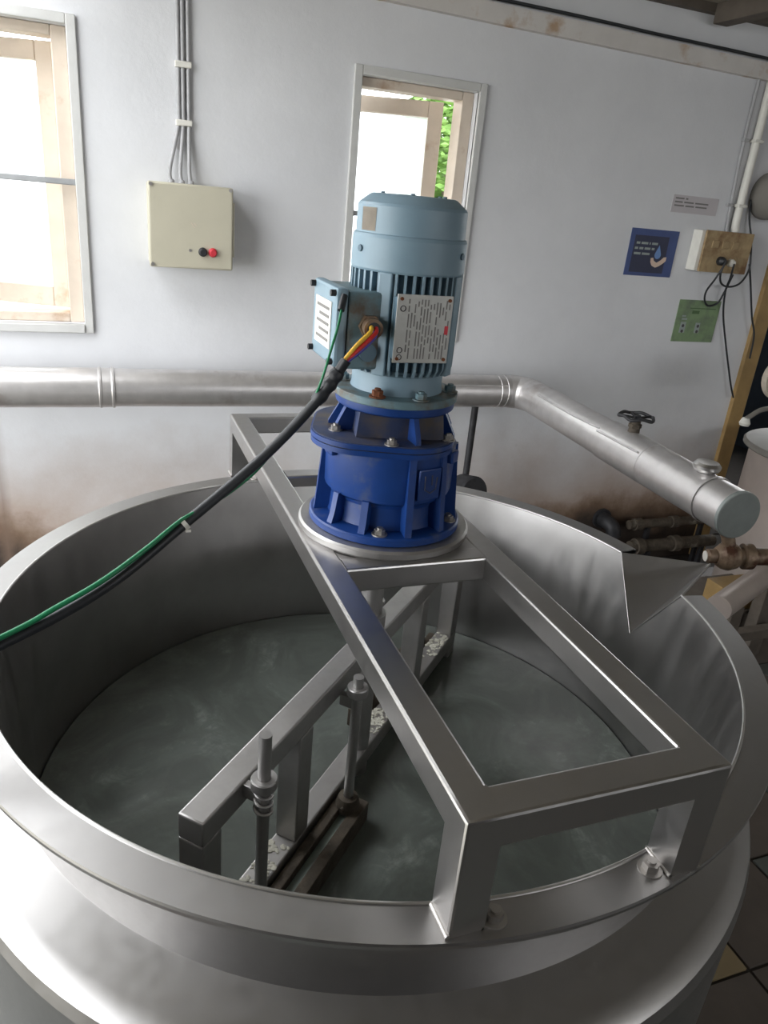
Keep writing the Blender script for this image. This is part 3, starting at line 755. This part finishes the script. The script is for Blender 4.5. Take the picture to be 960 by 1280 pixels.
# ------------------------------------------------------------------ agitator
AG = Matrix.Rotation(math.radians(45.1), 4, 'Z')
ag = thing('agitator', (0, 0, -0.60), 'steel gate agitator with rods and scraper hanging inside the vat', 'agitator')
def gate(name, u0, u1, v0, v1, z0, z1, mat='steel_gate', bev=0.003, par=None): return obj(name, xf(box(B(), u0, u1, v0, v1, z0, z1, bev), AG), mat, par or ag)
HW = 0.0195
gate('top_bar', -0.497, 0.497, -HW, HW, -0.104, -0.065)
gate('bottom_bar', -0.497, 0.497, -HW, HW, -0.350, -0.312)
for u in (-0.4775, 0.4775): gate('upright', u - HW, u + HW, -HW, HW, -0.3125, -0.1035)
for u in (-0.243, 0.243): gate('upright', u - HW, u + HW, -HW, HW, -0.3125, -0.1035)
for u in (-0.243, 0.243, -0.4775, 0.4775): gate('lower_leg', u - HW, u + HW, -HW, HW, -0.60, -0.349)
obj('shaft', cy((0, 0, -0.62), (0, 0, 0.139), 0.0195, seg=28), 'steel_gate', ag)
obj('shaft_sleeve', cy((0, 0, -0.064), (0, 0, -0.02), 0.027, seg=28), 'steel_gate', ag)
def upt(u, v, z): return AG @ Vector((u, v, z))
for side in (1, -1):
    for (u, top) in ((-0.408, 0.021), (-0.135, -0.058)):
        u *= side; v = -0.048 * side
        rod = obj('rod', cy(upt(u, v, -0.335), upt(u, v, top), 0.0085, seg=18), 'steel_gate', ag)
        obj('collar', la([(0.009, -0.052), (0.0165, -0.052), (0.0175, -0.050), (0.0175, -0.038), (0.0165, -0.036), (0.009, -0.036)], c=upt(u, v, -0.012 if top > 0 else -0.04), seg=24, closed_profile=True), 'steel_gate', rod)
        zc = -0.055 if top > 0 else -0.085
        obj('collar_arm', xf(box(B(), u - 0.006, u + 0.006, min(v, -HW * side), max(v, -HW * side), zc - 0.035, zc - 0.014, 0.001), AG), 'steel_gate', rod)
        # coil spring under the collar
        pts = []
        for k in range(49 if top > 0 else 0):
            t = k / 48; a = t * 2 * PI * 3.0; q = AG @ Vector((u + 0.0112 * math.cos(a), v + 0.0112 * math.sin(a), zc - 0.012 - 0.040 * t)); pts.append(q)
        if pts: obj('spring', tb(pts, 0.0024, seg=6, smooth_n=0), 'steel_gate', rod)
        lo = obj('rod_clamp', la([(0.009, -0.030), (0.019, -0.028), (0.021, -0.015), (0.017, 0.0), (0.009, 0.002)], c=upt(u, v, -0.305), seg=14, closed_profile=True), 'rust_bar', rod)
        obj('pin', cy(upt(u - 0.024, v, -0.318), upt(u + 0.024, v, -0.318), 0.003, seg=8), 'rust_bar', rod)
    s = side
    ch = obj('scraper', xf(box(B(), min(-0.47 * s, -0.105 * s), max(-0.47 * s, -0.105 * s), min(-0.022 * s, -0.040 * s), max(-0.022 * s, -0.040 * s), -0.362, -0.325, 0.002), AG), 'rust_bar', ag, label='rusty scraper channel')
    obj('scraper_blade', xf(box(B(), min(-0.47 * s, -0.112 * s), max(-0.47 * s, -0.112 * s), min(-0.040 * s, -0.056 * s), max(-0.040 * s, -0.056 * s), -0.40, -0.340, 0.001), AG), 'blade', ch, label='pale blade strip')
    obj('scraper_side', xf(box(B(), min(-0.47 * s, -0.105 * s), max(-0.47 * s, -0.105 * s), min(-0.056 * s, -0.076 * s), max(-0.056 * s, -0.076 * s), -0.372, -0.330, 0.002), AG), 'rust_bar', ch)
# dried foam on the bottom bar
for (u0, u1, nm) in ((-0.42, -0.27, 'beside the front upright'), (0.02, 0.12, 'beside the shaft'), (0.32, 0.46, 'near the end upright behind the gearbox')):
    bm = B()
    for k in range(70):
        u = random.triangular(u0, u1, u1 - 0.03); v = random.uniform(-0.016, 0.016); r = random.uniform(0.0015, 0.0045)
        m = Matrix.Translation(AG @ Vector((u, v, -0.3115))) @ Matrix.Diagonal((random.uniform(0.8, 1.8), random.uniform(0.8, 1.8), 0.55, 1))
        bmesh.ops.create_icosphere(bm, subdivisions=1, radius=r, matrix=m)
    tag(obj('dried_foam', bm, 'foam'), 'crumbs of dried pale foam on the agitator bar ' + nm, 'foam', kind='stuff')

# ------------------------------------------------------------------ insulated pipe
PZ = -0.028; PR = 0.0635; PY = 1.552
ip = thing('insulated_pipe', (0.4, PY, PZ - PR), 'aluminium clad pipe running along the wall and turning out past the vat', 'pipe')
EX = 1.190; EE = Vector((1.109, 0.285, -0.026))
obj('wall_run', cy((WALL_X + 0.002, PY, PZ + 0.02), (-0.385, PY, PZ + 0.012), PR * 1.03, seg=48), 'clad', ip)
obj('wall_run', cy((-0.42, PY, PZ + 0.013), (EX - 0.08, PY, PZ), PR, seg=48), 'clad', ip)
for x in (-0.425, -0.385): obj('joint_band', la([(PR * 1.03, -0.006), (PR * 1.07, -0.003), (PR * 1.07, 0.003), (PR * 1.03, 0.006)], c=(x, PY, PZ + 0.0125), axis=(1, 0, 0), seg=48, closed_profile=True), 'clad', ip)
obj('seam', bx(-0.38, EX - 0.10, PY - PR * 0.86, PY - PR * 0.80, PZ + PR * 0.52, PZ + PR * 0.60, bev=0.001), 'clad', ip)
# elbow in gored segments
pts = []
ER = 0.085
for k in range(6):
    a = PI / 2 * k / 5
    pts.append(Vector((EX - ER + ER * math.sin(a), PY - ER + ER * math.cos(a), PZ)))
for k in range(5):
    obj('elbow_gore', cy(pts[k] - (pts[k + 1] - pts[k]) * 0.18, pts[k + 1] + (pts[k + 1] - pts[k]) * 0.06, PR * 1.015 + 0.0012 * (k % 2), seg=40), 'clad', ip)
for x in (EX - 0.095, EX - 0.125): obj('joint_band', la([(PR * 0.99, -0.003), (PR * 1.03, -0.001), (PR * 1.03, 0.001), (PR * 0.99, 0.003)], c=(x, PY, PZ), axis=(1, 0, 0), seg=48, closed_profile=True), 'clad', ip)
E0 = Vector((EX, PY - ER, PZ)); DV = (EE - E0).normalized(); LN = (EE - E0).length
def along(y): return E0 + DV * ((E0.y - y) / -DV.y)
obj('branch', cy(E0 + DV * -0.01, along(0.88), PR, seg=48), 'clad', ip)
obj('branch', cy(along(0.905), along(0.655), PR * 1.06, PR * 1.05, seg=48), 'clad', ip)
obj('branch', cy(along(0.665), EE, PR * 1.035, PR * 0.99, seg=48), 'clad', ip)
obj('seam', tb([along(1.34) + Vector((-PR * .80, 0, PR * .62)), along(1.1) + Vector((-PR * .82, 0, PR * .6)), along(0.90) + Vector((-PR * .78, 0, PR * .70))], 0.003, seg=6), 'clad', ip)
obj('seam', tb([along(0.90) + Vector((-PR * .92, 0, PR * .58)), along(0.67) + Vector((-PR * .88, 0, PR * .62))], 0.003, seg=6), 'clad', ip)
bm = B(); lathe(bm, [(PR * 1.03, -0.004), (PR * 1.065, -0.004), (PR * 1.065, 0.004), (PR * 1.03, 0.004)], c=along(0.385), axis=DV, seg=48, closed_profile=True)
obj('joint_band', bm, 'clad', ip)
obj('end_cap', la([(0.0, 0.002), (PR * 0.97, 0.002), (PR * 1.03, -0.004), (PR * 1.03, 0.006), (PR * 0.985, 0.0075), (0.0, 0.006)], c=EE, axis=DV, seg=48), 'clad_end', ip)
# hand wheel valve on top of the branch
hp = along(0.79); hx, hy = hp.x + 0.004, hp.y
hv = B(); cyl(hv, (hx, hy, PZ + PR * 0.8), (hx, hy, PZ + PR + 0.040), 0.020, 0.015, seg=20); cyl(hv, (hx, hy, PZ + PR + 0.040), (hx, hy, 0.086), 0.008, seg=12)
cyl(hv, (hx, hy, PZ + PR + 0.018), (hx, hy, PZ + PR + 0.03), 0.021, seg=6)
st = obj('valve_stem', hv, 'rust_bar', ip)
wh = B()
ring = [(hx + 0.052 * (1 + 0.06 * math.cos(5 * a)) * math.cos(a), hy + 0.052 * (1 + 0.06 * math.cos(5 * a)) * math.sin(a), 0.089 - 0.003 * math.cos(5 * a)) for a in (2 * PI * k / 40 for k in range(41))]
tube(wh, ring, 0.0052, seg=8, smooth_n=0)
for k in range(5):
    a = 2 * PI * k / 5; cyl(wh, (hx, hy, 0.084), (hx + 0.05 * math.cos(a), hy + 0.05 * math.sin(a), 0.087), 0.004, seg=8)
cyl(wh, (hx, hy, 0.078), (hx, hy, 0.094), 0.012, seg=6)
obj('hand_wheel', wh, 'black_iron', st)
kp = along(0.435)
kb = B(); lathe(kb, [(0.0, 0.0), (0.022, 0.0), (0.033, 0.007), (0.037, 0.014), (0.037, 0.022), (0.030, 0.030), (0.012, 0.028), (0.0, 0.028)], c=(kp.x, kp.y, PZ + PR * 0.99), seg=32)
cyl(kb, (kp.x, kp.y, PZ + PR * 0.8), (kp.x, kp.y, PZ + PR + 0.004), 0.018, seg=16)
obj('chrome_knob', kb, 'weld_metal', ip, label='chrome valve knob')
# drop pipe below the wall run ending in a trap
dp = thing('drop_pipe', (0.985, PY, FL), 'black vertical drop pipe with a round trap under the clad pipe', 'pipe')
obj('riser', cy((0.985, PY, FL), (0.985, PY, PZ - PR * 0.97), 0.014, seg=18), 'black_iron', dp)
tp = B(); lathe(tp, [(0.0, -0.05), (0.060, -0.05), (0.068, -0.042), (0.068, 0.042), (0.060, 0.05), (0.0, 0.05)], c=(0.972, PY - 0.06, -0.435), axis=(0.15, -1, 0.25), seg=32)
obj('trap', tp, 'black_iron', dp)

# ball valve under the pipe's end
bv = thing('ball_valve', (1.17, 0.34, -0.25), 'tarnished brass valve under the end of the clad pipe', 'valve')
v0 = Vector((1.115, 0.352, -0.180)); v1 = Vector((1.27, 0.30, -0.170)); vd = (v1 - v0).normalized()
obj('valve_end', la([(0.0, 0.0), (0.016, 0.0), (0.020, 0.006), (0.020, 0.032), (0.0, 0.032)], c=v0, axis=vd, seg=24), 'brass', bv)
obj('valve_face', cy(v0 - vd * 0.002, v0 + vd * 0.001, 0.0145, seg=20), 'white_plastic', bv, label='pale end face of the valve')
obj('valve_body', la([(0.0, 0.028), (0.024, 0.028), (0.036, 0.044), (0.040, 0.062), (0.034, 0.084), (0.026, 0.094), (0.026, 0.100), (0.036, 0.104), (0.036, 0.128), (0.024, 0.132), (0.024, 0.175), (0.0, 0.175)], c=v0, axis=vd, seg=28), 'brass', bv)
obj('valve_neck', tb([v0 + vd * 0.062 + Vector((0, 0, 0.02)), v0 + vd * 0.05 + Vector((-0.004, 0.01, 0.07)), Vector((EE.x + 0.02, 0.36, PZ - PR * 0.9))], 0.018, seg=14), 'brass', bv)

# ------------------------------------------------------------------ clutter behind the vat on the right
o = obj('floor_pipe', cy((1.45, 0.55, -0.50), (1.98, 0.79, -0.50), 0.043, seg=28), 'tank_pale')
tag(o, 'short pale grey pipe lying level below the brass valve', 'pipe')
st_ = thing('pipe_stand', (1.8, 0.71, FL), 'dark timber trestle under the pale grey pipe', 'stand')
for x, y in ((1.60, 0.62), (1.90, 0.754)):
    obj('post', bx(x - 0.025, x + 0.025, y - 0.025, y + 0.025, FL, -0.5435, bev=0.003), 'rafter', st_)
obj('rail', bx(1.575, 1.93, 0.67, 0.71, -0.75, -0.71, bev=0.003), 'rafter', st_)
o = obj('iron_rod', cy((2.07, 1.12, FL + 0.008), (2.12, 0.88, FL + 0.008), 0.008, seg=12), 'steel_tube')
tag(o, 'thin grey steel rod lying on the stone floor', 'rod')
for (y, z, r, lb) in ((1.60, -0.70, 0.022, 'upper rusty pipe running low along the stained wall'), (1.56, -0.80, 0.030, 'lower thick rusty pipe running low along the stained wall')):
    lp = thing('low_pipe', (2.0, y, z - r), lb, 'pipe')
    obj('pipe', cy((1.93, y, z), (2.44, y, z), r, seg=20), 'rust_bar', lp)
    for x in (1.98, 2.2): obj('coupling', cy((x - 0.02, y, z), (x + 0.02, y, z), r * 1.35, seg=20), 'rust_bar', lp)
    for x in (2.05, 2.38): obj('prop', bx(x - 0.01, x + 0.01, y - 0.01, y + 0.01, FL, z - r * 0.9), 'black_iron', lp)
o = thing('drain_stub', (1.84, 1.66, -0.78), 'short black elbow pipe coming out of the stained wall', 'pipe')
obj('elbow', tb([(1.84, YW + 0.01, -0.70), (1.84, 1.65, -0.70), (1.85, 1.615, -0.715), (1.86, 1.605, -0.76)], 0.035, seg=16), 'black_iron', o)
obj('collar', la([(0.034, 0.0), (0.050, 0.0), (0.050, 0.014), (0.034, 0.014)], c=(1.84, YW - 0.0005, -0.70), axis=(0, -1, 0), seg=24, closed_profile=True), 'black_iron', o)
blk = obj('timber_block', bx(1.75, 1.95, 0.80, 0.90, -0.70, -0.60, bev=0.004), 'jamb')
tag(blk, 'yellowish timber block on a box behind the brass valve', 'block')
sb = thing('storage_box', (1.86, 0.92, FL), 'low dark wooden box on the floor holding the yellowish block', 'box')
bm = bx(1.66, 2.06, 0.82, 1.06, FL, -0.715, bev=0.004); obj('body', bm, 'rafter', sb)
obj('lid', bx(1.65, 2.07, 0.79, 1.07, -0.7149, -0.70, bev=0.003), 'rafter', sb)
# pale tank by the doorway
tk = thing('pale_tank', (2.56, 1.2, FL), 'pale steel drum with a flanged lid and dial beside the doorway', 'tank')
TC = (2.56, 1.2, -0.03)
obj('body', la([(0.0, FL + 0.03), (0.30, FL + 0.03), (0.305, FL + 0.05), (0.305, -0.20), (0.0, -0.20)], c=TC, seg=64), 'tank_pale', tk)
obj('lid', la([(0.0, -0.200), (0.33, -0.200), (0.338, -0.194), (0.338, -0.180), (0.33, -0.172), (0.25, -0.16), (0.1, -0.14), (0.0, -0.135)], c=TC, seg=64), 'grey_duct', tk)
obj('fitting', tb([(2.30, 1.19, -0.185), (2.24, 1.18, -0.09), (2.16, 1.165, -0.01), (2.06, 1.15, 0.0), (1.985, 1.145, -0.035)], 0.010, seg=10), 'grey_duct', tk)
obj('valve_tip', la([(0.0, 0.0), (0.018, 0.0), (0.022, 0.01), (0.014, 0.03), (0.0, 0.032)], c=(1.983, 1.145, -0.062), seg=16), 'white_plastic', tk)
dl = obj('dial_stem', cy((2.30, 1.22, -0.185), (2.19, 1.19, 0.10), 0.009, seg=12), 'grey_duct', tk)
obj('dial', cy((2.115, 1.155, 0.125), (2.110, 1.125, 0.127), 0.085, seg=32), 'tape_tan', tk, label='round cream dial')
obj('dial_bracket', cy((2.19, 1.19, 0.10), (2.118, 1.158, 0.125), 0.012, seg=10), 'grey_duct', tk)

# ------------------------------------------------------------------ control box and its conduits
cb = thing('control_box', (-0.12, YW, 0.38), 'beige enamelled control box with two push buttons on the wall', 'control box')
obj('enclosure', bx(-0.248, 0.010, 1.60, YW, 0.381, 0.630, bev=0.005), 'box_paint', cb)
door_ = obj('cover', bx(-0.252, 0.014, 1.578, 1.5995, 0.377, 0.634, bev=0.006), 'box_paint', cb)
for (x, z) in ((-0.243, 0.626), (0.005, 0.626), (-0.243, 0.386)):
    obj('cover_screw', cy((x, 1.579, z), (x, 1.574, z), 0.006, seg=12), 'bolt', door_)
for (x, mt, nm) in ((-0.084, 'black_iron', 'start_button'), (-0.052, 'red', 'stop_button')):
    q = B(); lathe(q, [(0.0, 0), (0.0145, 0), (0.0145, 0.004), (0.0115, 0.006), (0.0115, 0.014), (0.009, 0.017), (0.0, 0.017)], c=(x, 1.5785, 0.432), axis=(0, -1, 0), seg=24)
    obj(nm, q, mt, door_, label={'start_button': 'dark grey push button', 'stop_button': 'red push button'}[nm])
obj('keyhole', cy((-0.124, 1.579, 0.435), (-0.124, 1.5765, 0.435), 0.005, seg=14), 'bolt', door_)
bm = B()
for (a, b) in (((-0.120, 0.520), (-0.110, 0.505)), ((-0.112, 0.520), (-0.104, 0.512))): cyl(bm, (a[0], 1.5778, a[1]), (b[0], 1.5778, b[1]), 0.0012, seg=6)
obj('scratch', bm, 'frame_paint', door_)
obj('hinge', bx(0.014, 0.020, 1.585, 1.605, 0.42, 0.59, bev=0.001), 'box_paint', cb)
for k, (xa, xb, xc) in enumerate(((-0.142, -0.142, -0.176), (-0.128, -0.128, -0.143), (-0.112, -0.111, -0.114))):
    o = thing('conduit', (xb, 1.69, 0.63), ['grey wall conduit bending farthest from the red button into the control box', 'grey wall conduit in the middle of three above the control box', 'grey wall conduit nearest the motor of three above the control box'][k], 'conduit', 'conduits above the control box')
    obj('tube', tb([(xa, 1.692, 1.395), (xb, 1.692, 1.1), (xb, 1.692, 0.86), (xb, 1.692, 0.815), ((xb + xc) / 2, 1.684, 0.74), (xc, 1.668, 0.668), (xc + 0.004, 1.664, 0.632)], 0.0062, seg=10), 'conduit', o)
    obj('gland', la([(0.0, 0.0), (0.010, 0.0), (0.010, 0.010), (0.007, 0.014), (0.0, 0.014)], c=(xc + 0.004, 1.664, 0.630), seg=14), 'conduit', o)
for z in (0.975, 0.812):
    o = obj('conduit_clip', bx(-0.152, -0.101, 1.682, 1.700, z - 0.009, z + 0.009, bev=0.003), 'white_plastic')
    tag(o, 'white saddle clip over the three conduits, ' + ('upper one' if z > 0.9 else 'lower one just above the fan out'), 'clip')

# ------------------------------------------------------------------ posters, notice, switchboard
bp = thing('blue_poster', (1.8, YW, 0.438), 'dark blue poster with a water drop over a hand', 'poster')
obj('sheet', bx(1.678, 1.922, YW - 0.003, YW, 0.438, 0.626, bev=0.0005), 'poster_blue', bp)
obj('panel', bx(1.700, 1.875, YW - 0.0036, YW - 0.0028, 0.452, 0.600), 'poster_navy', bp, False)
bm = B()
for k, (x0, ws) in enumerate(((1.712, (0.018, 0.034, 0.006, 0.030)), (1.708, (0.016, 0.020, 0.030, 0.014)), (1.708, (0.034, 0.040)))):
    x = x0
    for w_ in ws: box(bm, x, x + w_, YW - 0.0042, YW - 0.0034, 0.565 - k * 0.021, 0.574 - k * 0.021); x += w_ + 0.007
obj('print', bm, 'poster_grey', bp, False)
drop = [(1.832 + 0.016 * math.sin(a) * (1 if math.cos(a) < 0 else math.sin(abs(a)) ** 0.6 if abs(a) > 0.01 else 0), 0.528 - 0.018 * math.cos(a + PI) * (1 if math.cos(a) < 0 else 1.9)) for a in (2 * PI * k / 28 for k in range(28))]
drop = [(1.832, 0.566)] + [(1.832 + 0.016 * math.cos(t), 0.526 + 0.016 * math.sin(t)) for t in (math.radians(20 - 220 * k / 16) for k in range(17))]
obj('drop_print', prism(B(), drop, YW - 0.0044, YW - 0.0034, 'xz'), 'sky_tone', bp, False)
hand = [(1.800, 0.512), (1.812, 0.514), (1.818, 0.502), (1.834, 0.495), (1.852, 0.505), (1.866, 0.518), (1.880, 0.520), (1.880, 0.504), (1.868, 0.494), (1.850, 0.482), (1.832, 0.475), (1.812, 0.482), (1.802, 0.496)]
obj('hand_print', prism(B(), hand, YW - 0.0046, YW - 0.0036, 'xz'), 'skin_tone', bp, False)
gp = thing('green_poster', (2.125, YW, 0.165), 'green laminated poster under the switchboard', 'poster')
obj('sheet', bx(2.008, 2.242, YW - 0.003, YW, 0.165, 0.350, bev=0.0005), 'poster_green', gp)
bm = B(); box(bm, 2.075, 2.220, YW - 0.004, YW - 0.0028, 0.312, 0.316); box(bm, 2.090, 2.130, YW - 0.004, YW - 0.0028, 0.290, 0.304)
obj('dark_print', bm, 'poster_darkgreen', gp, False)
bm = B()
for (x, z, w_, h_) in ((2.040, 0.205, 0.030, 0.048), (2.125, 0.205, 0.026, 0.046), (2.042, 0.262, 0.028, 0.008), (2.040, 0.276, 0.02, 0.006)): box(bm, x, x + w_, YW - 0.004, YW - 0.0028, z, z + h_)
obj('pale_print', bm, 'poster_grey', gp, False)
bm = B()
for x in (2.047, 2.132):
    for z in (0.212, 0.236): cyl(bm, (x + 0.008, YW - 0.0035, z), (x + 0.008, YW - 0.0047, z), 0.007, seg=10)
obj('figure_print', bm, 'dark_ink', gp, False)
nt = thing('paper_notice', (1.97, YW, 0.70), 'small faded paper notice with lines of print above the switchboard', 'notice')
obj('sheet', bx(1.850, 2.090, YW - 0.002, YW, 0.700, 0.768), 'paper', nt, False)
bm = B()
for (z, ws) in ((0.752, (0.045, 0.012)), (0.738, (0.04, 0.05, 0.07)), (0.724, (0.05, 0.045, 0.06))):
    x = 1.862
    for w_ in ws: box(bm, x, x + w_, YW - 0.0028, YW - 0.0018, z, z + 0.006); x += w_ + 0.008
obj('print', bm, 'ink', nt, False)
sw = thing('switchboard', (2.13, YW, 0.476), 'wooden switchboard with plugs and hanging black leads', 'switchboard')
obj('case', bx(1.995, 2.268, 1.645, YW, 0.478, 0.642, bev=0.003), 'white_plastic', sw)
face = obj('face', bx(2.012, 2.270, 1.634, 1.6445, 0.476, 0.644, bev=0.002), 'wood_board', sw)
for k in range(3): obj('switch', bx(2.05 + k * 0.055, 2.085 + k * 0.055, 1.629, 1.6345, 0.575, 0.605, bev=0.002), 'wood_board', face)
obj('plug', la([(0.0, 0.0), (0.018, 0.0), (0.018, 0.018), (0.010, 0.034), (0.0, 0.034)], c=(2.112, 1.6335, 0.525), axis=(0, -1, 0), seg=18), 'black', sw, label='black plug')
obj('plug', la([(0.0, 0.0), (0.016, 0.0), (0.016, 0.016), (0.010, 0.026), (0.0, 0.026)], c=(2.170, 1.6335, 0.520), axis=(0, -1, 0), seg=18), 'white_plastic', sw, label='white plug')
def lead(pts, label):
    o = obj('power_lead', tb(pts, 0.0042, seg=8), 'black'); tag(o, label, 'cable', 'leads from the switchboard')
lead([(2.112, 1.598, 0.523), (2.104, 1.60, 0.475), (2.140, 1.62, 0.434), (2.199, 1.63, 0.421), (2.255, 1.63, 0.440), (2.284, 1.63, 0.496), (2.283, 1.64, 0.557), (2.281, 1.66, 0.624), (2.262, 1.68, 0.702), (2.252, 1.69, 0.78)], 'black lead looping from the black plug up past the switchboard')
lead([(2.113, 1.597, 0.518), (2.100, 1.62, 0.45), (2.106, 1.66, 0.395), (2.128, 1.68, 0.352), (2.167, 1.69, 0.329), (2.208, 1.685, 0.343), (2.216, 1.67, 0.39), (2.222, 1.65, 0.472)], 'small black lead loop hanging under the switchboard over the green poster')
lead([(2.170, 1.606, 0.518), (2.182, 1.62, 0.46), (2.203, 1.65, 0.40), (2.245, 1.67, 0.295), (2.312, 1.675, 0.157), (2.392, 1.668, -0.016), (2.435, 1.668, -0.09)], 'long black lead from the white plug hanging down beside the jamb')
lead([(2.284, 1.635, 0.52), (2.336, 1.65, 0.435), (2.405, 1.66, 0.293), (2.452, 1.664, 0.21), (2.47, 1.668, 0.10)], 'short black lead hanging from the switchboard edge to the jamb')
for k, (x, r, mt, lb) in enumerate(((2.195, 0.017, 'white_plastic', 'white vertical conduit running up the wall from the switchboard'), (2.158, 0.007, 'conduit', 'thin grey conduit beside the white one above the switchboard'))):
    o = thing('wall_conduit', (x, 1.68, 0.65), lb, 'conduit')
    obj('tube', tb([(x - 0.02 * k, YW - r - 0.001, 1.235), (x - 0.018 * k, YW - r - 0.001, 0.95), (x, YW - r - 0.001, 0.70), (x + 0.005, YW - r - 0.004, 0.645)], r, seg=14), mt, o)
    for z in (0.75, 1.0): obj('clip', bx(x - r - 0.006 - 0.015 * k, x + r + 0.006 - 0.012 * k, YW - 2 * r - 0.003, YW, z - 0.006, z + 0.006, bev=0.002), mt, o)
du = thing('vent_duct', (2.37, YW, 0.71), 'grey capped vent duct coming out of the wall above the doorway side', 'duct')
obj('duct', cy((2.345, YW, 0.80), (2.345, 1.60, 0.80), 0.095, seg=36), 'grey_duct', du)
obj('duct_cap', la([(0.0, 0.0), (0.098, 0.0), (0.100, 0.004), (0.100, 0.014), (0.09, 0.018), (0.0, 0.02)], c=(2.345, 1.602, 0.80), axis=(0, -1, 0), seg=36), 'grey_duct', du)
